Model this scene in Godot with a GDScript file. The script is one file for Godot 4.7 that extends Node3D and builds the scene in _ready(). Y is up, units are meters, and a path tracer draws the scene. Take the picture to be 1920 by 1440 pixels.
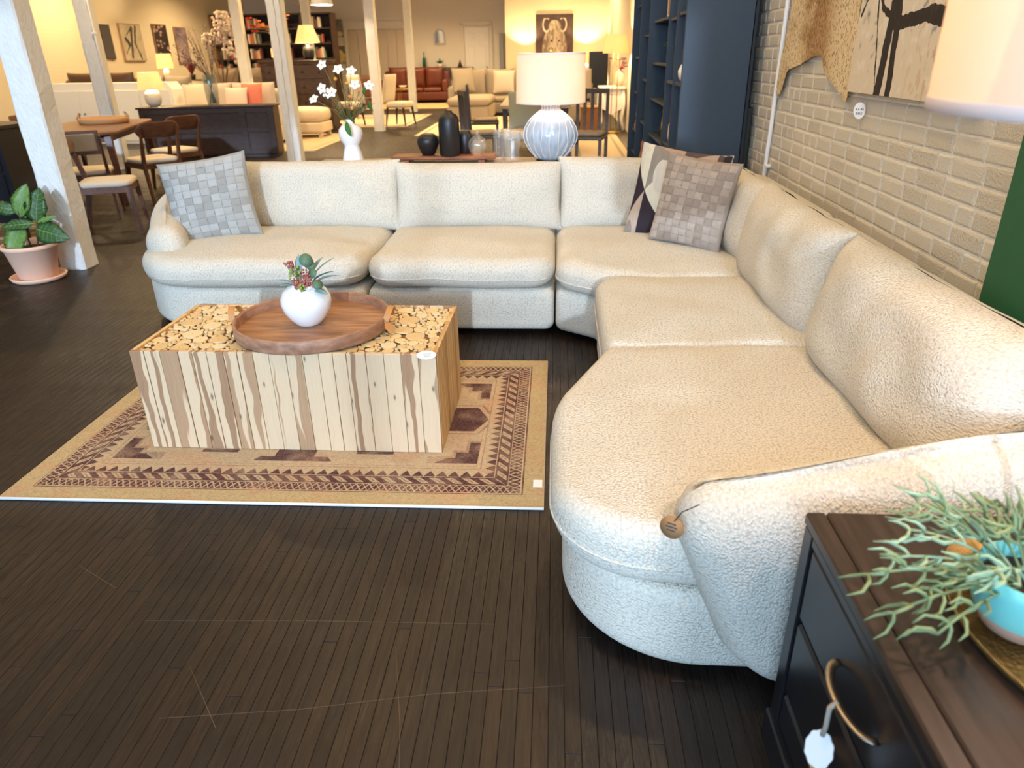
extends Node3D
# A furniture shop: a cream sectional sofa round a log coffee table, the long shop floor behind it.

var used := {}
var rng := RandomNumberGenerator.new()
var M := {}
var T := {}

# ------------------------------------------------------------------ shapes
func mb() -> SurfaceTool:
	var s := SurfaceTool.new()
	s.begin(Mesh.PRIMITIVE_TRIANGLES)
	return s

func tri(s: SurfaceTool, a: Vector3, b: Vector3, c: Vector3, ua := Vector2.ZERO, ub := Vector2.ZERO, uc := Vector2.ZERO) -> void:
	s.set_uv(ua); s.add_vertex(a)
	s.set_uv(uc); s.add_vertex(c)
	s.set_uv(ub); s.add_vertex(b)

func quad(s: SurfaceTool, a: Vector3, b: Vector3, c: Vector3, d: Vector3, ua := Vector2(0, 1), ub := Vector2(1, 1), uc := Vector2(1, 0), ud := Vector2(0, 0)) -> void:
	tri(s, a, b, c, ua, ub, uc)
	tri(s, a, c, d, ua, uc, ud)

func flat_uv(p: Vector3, n: Vector3, o: Vector2) -> Vector2:
	var a := n.abs()
	if a.x >= a.y and a.x >= a.z: return Vector2(p.z, p.y) + o
	if a.y >= a.z: return Vector2(p.x, p.z) + o
	return Vector2(p.x, p.y) + o

func face(s: SurfaceTool, pts: Array, out: Vector3, t: Transform3D, o: Vector2) -> void:
	var n: Vector3 = (pts[1] - pts[0]).cross(pts[2] - pts[0])
	var q := pts.duplicate()
	if n.dot(out) < 0: q.reverse()
	for k in range(1, q.size() - 1):
		tri(s, t * q[0], t * q[k], t * q[k + 1], flat_uv(q[0], out, o), flat_uv(q[k], out, o), flat_uv(q[k + 1], out, o))

# a box with chamfered edges
func bx(s: SurfaceTool, c: Vector3, z: Vector3, ch := 0.004, t := Transform3D.IDENTITY, o := Vector2.ZERO) -> void:
	s.set_smooth_group(-1)
	var h := z * 0.5
	ch = minf(ch, minf(h.x, minf(h.y, h.z)) * 0.9)
	var p := func(a: int, sg: Vector3) -> Vector3:
		var e := h - Vector3(ch, ch, ch)
		e[a] = h[a]
		return c + e * sg
	for a in 3:
		var b := (a + 1) % 3
		var d := (a + 2) % 3
		for sa in [-1.0, 1.0]:
			var out := Vector3.ZERO
			out[a] = sa
			var pts := []
			for k in [[-1.0, -1.0], [1.0, -1.0], [1.0, 1.0], [-1.0, 1.0]]:
				var g := Vector3.ZERO
				g[a] = sa; g[b] = k[0]; g[d] = k[1]
				pts.append(p.call(a, g))
			face(s, pts, out, t, o)
			if ch <= 0.0: continue
			for sb in [-1.0, 1.0]:
				var g1 := Vector3.ZERO
				g1[a] = sa; g1[b] = sb; g1[d] = -1.0
				var g2 := g1
				g2[d] = 1.0
				var oo := Vector3.ZERO
				oo[a] = sa; oo[b] = sb
				face(s, [p.call(a, g1), p.call(a, g2), p.call(b, g2), p.call(b, g1)], oo, t, o)
	if ch > 0.0:
		for i in 8:
			var g := Vector3(1.0 if i & 1 else -1.0, 1.0 if i & 2 else -1.0, 1.0 if i & 4 else -1.0)
			face(s, [p.call(0, g), p.call(1, g), p.call(2, g)], g, t, o)

# rows of points joined into a smooth skin; closed round each row if wrap
func skin(s: SurfaceTool, rows: Array, wrap := true, group := 0) -> void:
	s.set_smooth_group(group)
	var nr := rows.size()
	for i in nr - 1:
		var a: PackedVector3Array = rows[i]
		var b: PackedVector3Array = rows[i + 1]
		var n := a.size()
		for j in (n if wrap else n - 1):
			var k := (j + 1) % n
			var u0 := float(j) / n
			var u1 := float(j + 1) / n
			var v0 := float(i) / (nr - 1)
			var v1 := float(i + 1) / (nr - 1)
			if a[j].distance_squared_to(a[k]) > 1e-12: tri(s, a[j], a[k], b[k], Vector2(u0, v0), Vector2(u1, v0), Vector2(u1, v1))
			if b[j].distance_squared_to(b[k]) > 1e-12: tri(s, a[j], b[k], b[j], Vector2(u0, v0), Vector2(u1, v1), Vector2(u0, v1))

# profile of (radius, height) turned about y; from bottom to top with the outside outside
func lathe(s: SurfaceTool, prof: Array, n := 32, t := Transform3D.IDENTITY, mod = null) -> void:
	var rows := []
	for q in prof:
		var row := PackedVector3Array()
		for j in n:
			var a := -TAU * j / n
			var r: float = q.x
			if mod != null: r *= mod.call(a, q.y)
			row.append(t * Vector3(cos(a) * r, q.y, sin(a) * r))
		rows.append(row)
	skin(s, rows)

func tube(s: SurfaceTool, pts: Array, rad, n := 8, flat := 1.0) -> void:
	var rows := []
	var m := pts.size()
	var up := Vector3(0.13, 0.97, 0.21).normalized()
	var dir0: Vector3 = (pts[1] - pts[0]).normalized()
	if absf(dir0.dot(up)) > 0.9: up = Vector3(0.9, 0.1, 0.4).normalized()
	for i in m:
		var d: Vector3 = (pts[mini(i + 1, m - 1)] - pts[maxi(i - 1, 0)]).normalized()
		var x := up.cross(d).normalized()
		up = d.cross(x).normalized()
		var r: float = rad[i] if rad is Array else rad
		var row := PackedVector3Array()
		for j in n:
			var a := TAU * j / n
			row.append(pts[i] + x * (cos(a) * r) + up * (sin(a) * r * flat))
		if i == 0: rows.append(same(pts[0], n))
		rows.append(row)
		if i == m - 1: rows.append(same(pts[i], n))
	skin(s, rows)

func same(p: Vector3, n: int) -> PackedVector3Array:
	var r := PackedVector3Array()
	r.resize(n); r.fill(p)
	return r

# a straight tapered bar of four faces
func bar(s: SurfaceTool, a: Vector3, b: Vector3, wa: Vector2, wb: Vector2, side := Vector3.RIGHT) -> void:
	s.set_smooth_group(-1)
	var d := (b - a).normalized()
	var x := (side - d * side.dot(d)).normalized()
	var y := d.cross(x).normalized()
	var p := []
	for e in [[a, wa], [b, wb]]:
		for k in [[-1, -1], [1, -1], [1, 1], [-1, 1]]:
			p.append(e[0] + x * (k[0] * e[1].x * 0.5) + y * (k[1] * e[1].y * 0.5))
	var mid := (a + b) * 0.5
	for f in [[0, 1, 5, 4], [1, 2, 6, 5], [2, 3, 7, 6], [3, 0, 4, 7], [0, 1, 2, 3], [4, 5, 6, 7]]:
		var c: Vector3 = (p[f[0]] + p[f[1]] + p[f[2]] + p[f[3]]) * 0.25
		face(s, [p[f[0]], p[f[1]], p[f[2]], p[f[3]]], c - mid, Transform3D.IDENTITY, Vector2.ZERO)

func ball(s: SurfaceTool, c: Vector3, r: Vector3, n := 12, m := 8) -> void:
	var rows := []
	for i in m + 1:
		var v := -PI / 2 + PI * i / m
		var row := PackedVector3Array()
		for j in n:
			var a := -TAU * j / n
			row.append(c + Vector3(cos(a) * cos(v) * r.x, sin(v) * r.y, sin(a) * cos(v) * r.z))
		rows.append(row)
	skin(s, rows)

# polygon in x,z with a fillet at each corner: [[x, z, radius], ...]
func filleted(pts: Array, step := 0.035) -> PackedVector2Array:
	var o := PackedVector2Array()
	var n := pts.size()
	for i in n:
		var p := Vector2(pts[i][0], pts[i][1])
		var a := (Vector2(pts[(i + n - 1) % n][0], pts[(i + n - 1) % n][1]) - p)
		var b := (Vector2(pts[(i + 1) % n][0], pts[(i + 1) % n][1]) - p)
		var half := absf(a.angle_to(b)) / 2
		var cut: float = minf(pts[i][2] / tan(half), minf(a.length(), b.length()) * 0.49)
		var r := cut * tan(half)
		var ctr := p + (a.normalized() + b.normalized()).normalized() * (r / sin(half))
		var p0 := p + a.normalized() * cut
		var p1 := p + b.normalized() * cut
		var a0 := (p0 - ctr).angle()
		var sweep := angle_difference(a0, (p1 - ctr).angle())
		var k := maxi(5, int(absf(sweep) * r / step))
		for j in k + 1:
			o.append(ctr + Vector2.from_angle(a0 + sweep * j / k) * r)
	var d := PackedVector2Array()
	for i in o.size():
		var p0 := o[i]
		var p1 := o[(i + 1) % o.size()]
		var k := maxi(1, int(p0.distance_to(p1) / step))
		for j in k: d.append(p0.lerp(p1, float(j) / k))
	var area := 0.0
	for i in d.size(): area += d[i].cross(d[(i + 1) % d.size()])
	if area > 0: d.reverse()
	return d

# upholstered block on a plan outline; sides bulge with radius r, the top is crowned
func cushion(s: SurfaceTool, line: PackedVector2Array, y0: float, y1: float, r: float, crown := 0.03, warp = null, side := 5) -> void:
	var n := line.size()
	var nor := PackedVector2Array()
	var ctr := Vector2.ZERO
	for i in n:
		var d := (line[(i + 1) % n] - line[(i + n - 1) % n]).normalized()
		nor.append(Vector2(-d.y, d.x))
		ctr += line[i] / n
	if nor[0].dot(ctr - line[0]) < 0:
		for i in n: nor[i] = -nor[i]
	var hy := minf(r * 1.3, (y1 - y0) * 0.5)
	var steps := []
	for k in range(6, 0, -1): steps.append([r, 0.0, k / 6.0 * 0.96, -1.0])
	for k in side + 1:
		var a := -PI / 2 + PI / 2 * k / side
		steps.append([r * (1 - cos(a)), y0 + hy + hy * sin(a), 0.0, 0.0])
	for k in side + 1:
		var a := PI / 2 * k / side
		steps.append([r * (1 - cos(a)), y1 - hy + hy * sin(a), 0.0, 0.0])
	for k in range(1, 9): steps.append([r, 0.0, k / 8.0 * (0.97 if k < 8 else 1.0), 1.0])
	var rows := []
	for q in steps:
		var row := PackedVector3Array()
		for i in n:
			var p: Vector2 = line[i] + nor[i] * q[0]
			var y: float = q[1]
			if q[3] != 0.0:
				p = p.lerp(ctr, q[2])
				y = y0 if q[3] < 0 else y1 + crown * (1.0 - pow(1.0 - q[2], 2.2))
			var v := Vector3(p.x, y, p.y)
			if warp != null: v = warp.call(v)
			row.append(v)
		rows.append(row)
	skin(s, rows)

# loose cushion in its x,y plane: w wide, h high, d thick; e sets how square its body is, bow how far the edges draw in
func pillow_at(u: float, v: float, w: float, h: float, d: float, e: float, bow: float) -> Vector3:
	var x := w * 0.5 * u * (1.0 - bow * (1.0 - v * v) * absf(u))
	var y := h * 0.5 * v * (1.0 - bow * (1.0 - u * u) * absf(v))
	var z := d * 0.5 * pow(maxf(0.0, 1.0 - pow(absf(u), e)), 0.55) * pow(maxf(0.0, 1.0 - pow(absf(v), e)), 0.55)
	return Vector3(x, y, z)

func pillow(s: SurfaceTool, w: float, h: float, d: float, e := 2.6, bow := 0.07, t := Transform3D.IDENTITY, n := 26, lump := 0.0, seed_ := 1) -> void:
	s.set_smooth_group(0)
	var f := FastNoiseLite.new()
	f.seed = seed_; f.frequency = 3.2; f.fractal_octaves = 2
	for sd in [1.0, -1.0]:
		var g := []
		for i in n + 1:
			var row := PackedVector3Array()
			for j in n + 1:
				var u := sin((2.0 * j / n - 1.0) * PI / 2)
				var v := sin((2.0 * i / n - 1.0) * PI / 2)
				var p := pillow_at(u, v, w, h, d, e, bow)
				p.z *= sd
				p += Vector3(0.4, 0.4, sd) * lump * f.get_noise_3d(p.x, p.y, sd * 3.0) * (1.0 - 0.6 * maxf(absf(u), absf(v)))
				row.append(t * p)
			g.append(row)
		for i in n:
			for j in n:
				var uv := Vector2(float(j) / n, 1.0 - float(i) / n)
				var k := 1.0 / n
				if sd > 0: quad(s, g[i][j], g[i][j + 1], g[i + 1][j + 1], g[i + 1][j], uv, uv + Vector2(k, 0), uv + Vector2(k, -k), uv + Vector2(0, -k))
				else: quad(s, g[i][j + 1], g[i][j], g[i + 1][j], g[i + 1][j + 1], uv + Vector2(k, 0), uv, uv + Vector2(0, -k), uv + Vector2(k, -k))

# flat outline in x,y given thickness along z
func slab(s: SurfaceTool, poly: PackedVector2Array, th: float, t := Transform3D.IDENTITY) -> void:
	s.set_smooth_group(-1)
	var p := poly
	if Geometry2D.is_polygon_clockwise(p): p.reverse()
	var box := Rect2(p[0], Vector2.ZERO)
	for q in p: box = box.expand(q)
	var uv := func(q: Vector2) -> Vector2: return Vector2((q.x - box.position.x) / box.size.x, 1.0 - (q.y - box.position.y) / box.size.y)
	var ix := Geometry2D.triangulate_polygon(p)
	for k in range(0, ix.size(), 3):
		var a := p[ix[k]]
		var b := p[ix[k + 1]]
		var c := p[ix[k + 2]]
		if (b - a).cross(c - a) < 0:
			var w := b
			b = c; c = w
		tri(s, t * Vector3(a.x, a.y, th / 2), t * Vector3(b.x, b.y, th / 2), t * Vector3(c.x, c.y, th / 2), uv.call(a), uv.call(b), uv.call(c))
		tri(s, t * Vector3(a.x, a.y, -th / 2), t * Vector3(c.x, c.y, -th / 2), t * Vector3(b.x, b.y, -th / 2), uv.call(a), uv.call(c), uv.call(b))
	for k in p.size():
		var a := p[k]
		var b := p[(k + 1) % p.size()]
		quad(s, t * Vector3(a.x, a.y, -th / 2), t * Vector3(b.x, b.y, -th / 2), t * Vector3(b.x, b.y, th / 2), t * Vector3(a.x, a.y, th / 2), uv.call(a), uv.call(b), uv.call(b), uv.call(a))

# a leaf along +y from its stalk, bent back by curl, creased by fold; broad < 1 puts its widest part further out
func leaf(s: SurfaceTool, l: float, w: float, t: Transform3D, curl := 0.4, fold := 0.25, broad := 1.0, n := 8, wave := 0.0) -> void:
	s.set_smooth_group(0)
	var rows := []
	for i in n + 1:
		var f := float(i) / n
		var hw := w * 0.5 * pow(sin(PI * pow(f, broad)), 0.75) + 0.0006
		var a := curl * f
		var y := l * f * (1.0 - 0.12 * absf(curl) * f)
		var z := -l * f * sin(a) * 0.55
		var wv := wave * sin(f * 17.0) * w * 0.1
		var th := minf(0.0009, w * 0.05)
		rows.append(PackedVector3Array([t * Vector3(-hw, y, z + hw * fold + wv), t * Vector3(-hw * 0.5, y, z + hw * fold * 0.42), t * Vector3(0, y, z), t * Vector3(hw * 0.5, y, z + hw * fold * 0.42), t * Vector3(hw, y, z + hw * fold - wv), t * Vector3(hw * 0.5, y, z + hw * fold * 0.42 - th), t * Vector3(0, y, z - th), t * Vector3(-hw * 0.5, y, z + hw * fold * 0.42 - th)]))
	skin(s, rows, true)

func aim(at: Vector3, dir: Vector3, roll := 0.0) -> Transform3D:
	var y := dir.normalized()
	var r := Vector3.UP if absf(y.y) < 0.95 else Vector3(0.3, 0, 1)
	var x := y.cross(r).normalized()
	var b := Basis(x, y, x.cross(y).normalized())
	return Transform3D(b * Basis(Vector3.UP, roll), at)

func spun(at: Vector3, ry := 0.0, rx := 0.0, rz := 0.0) -> Transform3D:
	return Transform3D(Basis(Vector3.UP, ry) * Basis(Vector3.RIGHT, rx) * Basis(Vector3.BACK, rz), at)

# ------------------------------------------------------------------ nodes
func numbered(called: String) -> String:
	if not used.has(called):
		used[called] = 0
		return called
	used[called] += 1
	return "%s_%03d" % [called, used[called]]

func tag(o: Node, label: String, category: String, group := "") -> Node:
	o.set_meta("label", label)
	o.set_meta("category", category)
	if group: o.set_meta("group", group)
	return o

func thing(called: String, label: String, category: String, at := Vector3.ZERO, turn := 0.0, group := "") -> Node3D:
	var o := Node3D.new()
	o.name = numbered(called)
	add_child(o)
	o.position = at
	o.rotation.y = turn
	tag(o, label, category, group)
	return o

# commits a shape as one named mesh; world: the shape is in world metres and its parent only stands somewhere
func part(called: String, s, m: Material, parent: Node3D, world := false, label := "") -> MeshInstance3D:
	var o := MeshInstance3D.new()
	o.name = called
	if s is SurfaceTool:
		s.generate_normals()
		s.set_material(m)
		o.mesh = s.commit()
	else:
		o.mesh = s
		o.material_override = m
	o.cast_shadow = GeometryInstance3D.SHADOW_CASTING_SETTING_ON
	parent.add_child(o, true)
	if world: o.position = -parent.position
	if label: o.set_meta("label", label)
	return o

func single(called: String, s: SurfaceTool, m: Material, label: String, category: String, at := Vector3.ZERO, turn := 0.0, group := "") -> MeshInstance3D:
	var o := part(numbered(called), s, m, self)
	o.position = at
	o.rotation.y = turn
	tag(o, label, category, group)
	return o

func struct(called: String, s, m: Material = null) -> Node3D:
	var o: Node3D
	if s == null:
		o = Node3D.new()
		o.name = called
		add_child(o)
	else:
		o = part(called, s, m, self)
	o.set_meta("kind", "structure")
	return o

func copy(o: Node3D, at: Vector3, turn: float, label: String, group := "") -> Node3D:
	var c := o.duplicate()
	c.name = numbered(String(o.name).rstrip("0123456789").trim_suffix("_"))
	add_child(c)
	c.position = at
	c.rotation.y = turn
	c.set_meta("label", label)
	if group: c.set_meta("group", group)
	return c

# ------------------------------------------------------------------ materials
func rgb(r: int, g: int, b: int) -> Color:
	return Color(r / 255.0, g / 255.0, b / 255.0)

func mat(c: Color, rough := 0.6, metal := 0.0, spec := 0.5) -> StandardMaterial3D:
	var m := StandardMaterial3D.new()
	m.albedo_color = c
	m.roughness = rough
	m.metallic = metal
	m.metallic_specular = spec
	return m

func tri_map(m: StandardMaterial3D, tex: Texture2D, nrm: Texture2D, scale_: Vector3, strength := 1.0, in_world := false) -> StandardMaterial3D:
	m.uv1_triplanar = true
	m.uv1_world_triplanar = in_world
	m.uv1_scale = scale_
	if tex: m.albedo_texture = tex
	if nrm:
		m.normal_enabled = true
		m.normal_texture = nrm
		m.normal_scale = strength
	return m

func glass(c: Color, rough := 0.02) -> StandardMaterial3D:
	var m := mat(c, rough)
	m.transparency = BaseMaterial3D.TRANSPARENCY_ALPHA
	return m

func noise(freq: float, seed_: int, type := FastNoiseLite.TYPE_SIMPLEX_SMOOTH, oct := 3) -> FastNoiseLite:
	var f := FastNoiseLite.new()
	f.noise_type = type
	f.frequency = freq
	f.seed = seed_
	f.fractal_octaves = oct
	return f

func tex(i: Image) -> ImageTexture:
	return ImageTexture.create_from_image(i)

# grey noise between two tones that repeats without seams
func grain_tex(w: int, h: int, f: FastNoiseLite, lo: Color, hi: Color, stretch := 1) -> ImageTexture:
	var g := f.get_seamless_image(w, maxi(8, h / stretch))
	if stretch > 1: g.resize(w, h, Image.INTERPOLATE_CUBIC)
	var d := g.get_data()
	var o := PackedByteArray()
	o.resize(w * h * 3)
	for i in w * h:
		var c := lo.lerp(hi, d[i] / 255.0)
		o[i * 3] = int(c.r * 255); o[i * 3 + 1] = int(c.g * 255); o[i * 3 + 2] = int(c.b * 255)
	return tex(Image.create_from_data(w, h, false, Image.FORMAT_RGB8, o))

func bumps(w: int, f: FastNoiseLite, strength: float, invert := false) -> ImageTexture:
	var g := f.get_seamless_image(w, w, invert)
	g.convert(Image.FORMAT_RGBA8)
	g.bump_map_to_normal_map(strength)
	return tex(g)

# board: pale sapwood with a wandering stripe of brown heartwood and a knot or two, grain along y
func board_tex(seed_: int, pale: Color, brown: Color, amount: float) -> ImageTexture:
	var w := 256
	var h := 512
	var fine := noise(0.09, seed_, FastNoiseLite.TYPE_SIMPLEX_SMOOTH, 3)
	var broad := noise(0.006, seed_ + 7, FastNoiseLite.TYPE_SIMPLEX_SMOOTH, 2)
	var im := Image.create(w, h, false, Image.FORMAT_RGB8)
	var r := RandomNumberGenerator.new()
	r.seed = seed_
	var knots := []
	for k in 3: knots.append(Vector3(r.randf() * w, r.randf() * h, r.randf_range(2.5, 5)))
	for y in h:
		for x in w:
			var bend := broad.get_noise_2d(x * 0.6, y) * 55.0
			var pull := 0.0
			var dark := 0.0
			for k in knots:
				var dx: float = x - k.x
				var dy: float = (y - k.y) * 0.45
				var q: float = sqrt(dx * dx + dy * dy) / k.z
				if q < 6.0:
					pull += exp(-q * 0.6) * k.z * 2.0 * signf(dx)
					dark += exp(-q * q * 0.8)
			var gr := fine.get_noise_2d((x + bend * 0.3 + pull) * 1.5, y * 0.03)
			var st := broad.get_noise_2d((x + bend * 0.22 + pull * 0.5) * 2.4 + 300.0, y * 0.10 + 900.0)
			var f := smoothstep(0.40 - amount, 0.50 - amount, st) * 0.8
			var c := pale.lerp(brown, clampf(f + gr * 0.16, 0.0, 1.0))
			c = c.lerp(brown.darkened(0.55), clampf(dark * 0.7, 0.0, 0.8))
			im.set_pixel(x, y, c)
	return tex(im)

# ------------------------------------------------------------------ printed and woven pictures
func seg_d(p: Vector2, a: Vector2, b: Vector2) -> float:
	var t := clampf((p - a).dot(b - a) / maxf((b - a).length_squared(), 1e-6), 0.0, 1.0)
	return p.distance_to(a + (b - a) * t)

func rug_image() -> Image:
	var w := 1000
	var h := 656
	var im := Image.create(w, h, false, Image.FORMAT_RGB8)
	var fade := noise(0.012, 5)
	var weave := noise(0.35, 9, FastNoiseLite.TYPE_VALUE, 1)
	var tan_ := rgb(204, 178, 142)
	var edge := rgb(198, 174, 130)
	var plum := rgb(84, 56, 57)
	for y in h:
		for x in w:
			var X := x * 0.002
			var Z := y * 0.002
			var ex := minf(X, 2.0 - X)
			var ez := minf(Z, 1.312 - Z)
			var d := minf(ex, ez)
			var s := Z if ex < ez else X
			var k := 0.0
			if d > 0.078 and d < 0.082: k = 0.8
			elif d >= 0.088 and d < 0.132:
				var ph := fposmod(s, 0.05) / 0.05
				var mid := (d - 0.088) / 0.044
				var zig := absf(absf(ph - 0.5) * 2.0 - mid)
				var zig2 := absf(absf(fposmod(ph + 0.5, 1.0) - 0.5) * 2.0 - mid)
				k = 0.08 if zig < 0.14 or zig2 < 0.09 else 0.9
			elif d >= 0.132 and d < 0.137: k = 0.2
			elif d >= 0.137 and d < 0.186:
				var ph := fposmod(s + (d - 0.137) * 1.1, 0.062) / 0.062
				k = 0.08 if ph < 0.5 and d > 0.143 and d < 0.180 else 0.88
				if ph > 0.2 and ph < 0.28 and d > 0.152 and d < 0.172: k = 0.6
			elif d >= 0.190 and d < 0.229:
				var ph := absf(fposmod(s, 0.046) / 0.046 - 0.5) * 2.0
				k = 0.88 if ph > (d - 0.190) / 0.039 else 0.0
			elif d >= 0.245:
				var cx := absf(X - 1.0)
				var cz := absf(Z - 0.656)
				if d < 0.249 or (d > 0.262 and d < 0.265): k = 0.35
				var hx := absf(cx - 0.60) / 0.135
				var hz := cz / 0.137
				var hex := maxf(hz, hx * 0.72 + hz * 0.36)
				if hex < 0.8: k = 0.9
				elif hex < 0.98 and hex > 0.92: k = 0.4
				var qx := 0.735 - cx
				var qz := 0.37 - cz
				if qx > 0.0 and qz > 0.0:
					if (qx < 0.042 and qz < 0.165) or (qz < 0.042 and qx < 0.17 - qz * 1.2) or (qx < 0.09 and qz < 0.085): k = 0.9
					elif (qx < 0.056 and qz < 0.18) or (qz < 0.056 and qx < 0.2) or (qx < 0.105 and qz < 0.1): k = maxf(k, 0.25)
				if cx < 0.16 - (0.37 - cz) * 0.7 and cz > 0.335 and cz < 0.37: k = 0.9
				if cx < 0.08 and cz > 0.24 and cz < 0.335: k = 0.9
				if absf(cx - 0.318) < 0.075 and cz > 0.285 and cz < 0.308: k = 0.85
			var worn := 0.82 + 0.5 * fade.get_noise_2d(x, y)
			var st := weave.get_noise_2d(x * 1.9 + (y & 1) * 3, y * 2.1)
			k = clampf(k * clampf(worn, 0.45, 1.0) + st * 0.20, 0.0, 1.0)
			var base := edge if d < 0.08 else tan_
			base = base.lerp(rgb(208, 158, 122), clampf(fade.get_noise_2d(x * 0.7 + 500, y) * 0.8, 0.0, 0.4))
			var c := base.lerp(plum, k)
			im.set_pixel(x, y, c.darkened(0.05 * (1.0 + st)))
	return im

func painting(kind: String, w: int, h: int) -> ImageTexture:
	var im := Image.create(w, h, false, Image.FORMAT_RGB8)
	var a := noise(0.012, 31, FastNoiseLite.TYPE_SIMPLEX_SMOOTH, 4)
	var b := noise(0.05, 77, FastNoiseLite.TYPE_SIMPLEX_SMOOTH, 2)
	var lines := []
	if kind == "branches":
		lines = [[0.30, 1.0, 0.34, 0.4, 0.030], [0.40, 1.0, 0.36, 0.62, 0.022], [0.34, 0.4, 0.36, 0.0, 0.034], [0.36, 0.72, 0.22, 0.66, 0.014], [0.22, 0.66, 0.12, 0.50, 0.010], [0.02, 0.68, 0.16, 0.46, 0.007], [0.16, 0.46, 0.30, 0.05, 0.007], [0.36, 0.73, 0.62, 0.70, 0.026], [0.62, 0.70, 0.95, 0.76, 0.034], [0.16, 0.6, 0.28, 1.0, 0.004], [0.8, 0.72, 0.98, 0.5, 0.016]]
	elif kind == "strokes":
		lines = [[0.55, 0.1, 0.35, 0.9, 0.05], [0.75, 0.05, 0.6, 0.5, 0.04], [0.6, 0.5, 0.8, 0.95, 0.03], [0.2, 0.4, 0.32, 0.55, 0.06], [0.1, 0.8, 0.3, 0.6, 0.02], [0.45, 0.15, 0.25, 0.3, 0.02]]
	var rr := RandomNumberGenerator.new()
	rr.seed = 8
	var dots := []
	for k in 26: dots.append(Vector3(rr.randf(), rr.randf(), rr.randf_range(0.05, 0.1)))
	for y in h:
		for x in w:
			var p := Vector2(float(x) / w, float(y) / h)
			var n := a.get_noise_2d(x * 1.6 + y * 0.9, y * 1.3 - x * 0.4)
			var m := b.get_noise_2d(x, y * 0.4)
			var c := Color.WHITE
			match kind:
				"branches":
					c = rgb(216, 202, 176).lerp(rgb(138, 135, 134), smoothstep(0.0, 0.45, n + 0.55 - p.y * 1.1))
					c = c.lerp(rgb(186, 130, 76), smoothstep(0.15, 0.4, m) * 0.42 * smoothstep(0.4, 0.75, p.x))
					c = c.lerp(rgb(226, 214, 192), smoothstep(0.15, 0.5, -n) * 0.8)
					for l in lines:
						var e: float = seg_d(p, Vector2(l[0], l[1]), Vector2(l[2], l[3])) + m * 0.006
						if e < l[4]: c = rgb(34, 26, 24).lerp(rgb(62, 48, 40), clampf(m, 0, 1))
				"strokes":
					c = rgb(205, 194, 170).lerp(rgb(178, 168, 146), n + 0.4)
					for l in lines:
						if seg_d(p, Vector2(l[0], l[1]), Vector2(l[2], l[3])) + m * 0.02 < l[4]: c = rgb(66, 62, 58)
				"blossom":
					c = rgb(38, 30, 30)
					for q in dots:
						var e := Vector2(p.x - q.x, (p.y - q.y) * 1.9).length()
						if e < q.z: c = rgb(206, 176, 166).lerp(rgb(140, 108, 104), e / q.z)
				"dusk":
					c = rgb(118, 104, 116).lerp(rgb(170, 150, 150), p.y + n)
				"cow":
					c = rgb(64, 46, 44).lerp(rgb(84, 62, 58), n + 0.5)
					var q := (p - Vector2(0.5, 0.72)) / Vector2(0.34, 0.5)
					var face_ := (p - Vector2(0.52, 0.6)) / Vector2(0.17, 0.4)
					var tuft := (p - Vector2(0.5, 0.24)) / Vector2(0.17, 0.14)
					if q.length() < 1.0: c = rgb(122, 106, 92).lerp(rgb(178, 164, 146), clampf(m * 1.6 + 0.4, 0, 1))
					if face_.length() < 1.0 or tuft.length() < 1.0: c = rgb(190, 176, 156).lerp(rgb(140, 122, 104), clampf(m * 2.0 + 0.3, 0, 1))
					for sx in [-1.0, 1.0]:
						var hd := (p - Vector2(0.5 + sx * 0.22, 0.2)) / Vector2(0.1, 0.15)
						if absf(hd.length() - 1.0) < 0.16 and p.y > 0.06 and (p.x - 0.5) * sx > 0.16: c = rgb(200, 188, 168)
						if (p - Vector2(0.52 + sx * 0.1, 0.55)).length() < 0.025: c = rgb(40, 30, 28)
				"still":
					c = rgb(120, 122, 122).lerp(rgb(160, 160, 156), n + 0.4)
					if ((p - Vector2(0.42, 0.82)) / Vector2(0.3, 0.14)).length() < 1.0: c = rgb(230, 216, 190)
				"pears":
					c = rgb(120, 116, 102)
					for q in [[0.35, 0.42, 0.2], [0.65, 0.7, 0.26], [0.28, 0.8, 0.22]]:
						if (p - Vector2(q[0], q[1])).length() < q[2]: c = rgb(210, 180, 108).lerp(rgb(232, 214, 166), clampf(m + 0.4, 0, 1))
				"hide":
					var streak := b.get_noise_2d(x * 7.0, y * 2.2)
					var centre := exp(-pow((p.x - 0.5 + n * 0.12) / 0.16, 2.0))
					c = rgb(222, 200, 158).lerp(rgb(158, 118, 76), clampf(centre * 0.75 + n * 0.25, 0, 1))
					if streak > 0.34 - centre * 0.2: c = c.lerp(rgb(96, 72, 50), 0.55)
				"geometric":
					var gx := p.x * 4.0
					var gy := p.y * 4.0
					var ix := int(gx)
					var iy := int(gy)
					var f := Vector2(gx - ix, gy - iy)
					var pal := [rgb(222, 216, 196), rgb(96, 84, 84), rgb(196, 176, 158), rgb(150, 142, 132), rgb(214, 206, 190), rgb(60, 52, 58), rgb(186, 160, 142), rgb(168, 164, 150)]
					var cell := (ix * 3 + iy * 5) % 8
					var side_ := f.x + f.y < 1.0 if (ix + iy) % 2 == 0 else f.x > f.y
					c = pal[(cell + (3 if side_ else 0)) % 8]
					var lens := maxf((f - Vector2(0, 0.5)).length(), (f - Vector2(1, 0.5)).length())
					if lens < 0.78 and (ix + iy * 2) % 3 == 0: c = pal[(cell + 4) % 8]
					c = c.darkened(0.04 * (1.0 + m))
			im.set_pixel(x, y, c)
	return tex(im)

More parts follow.
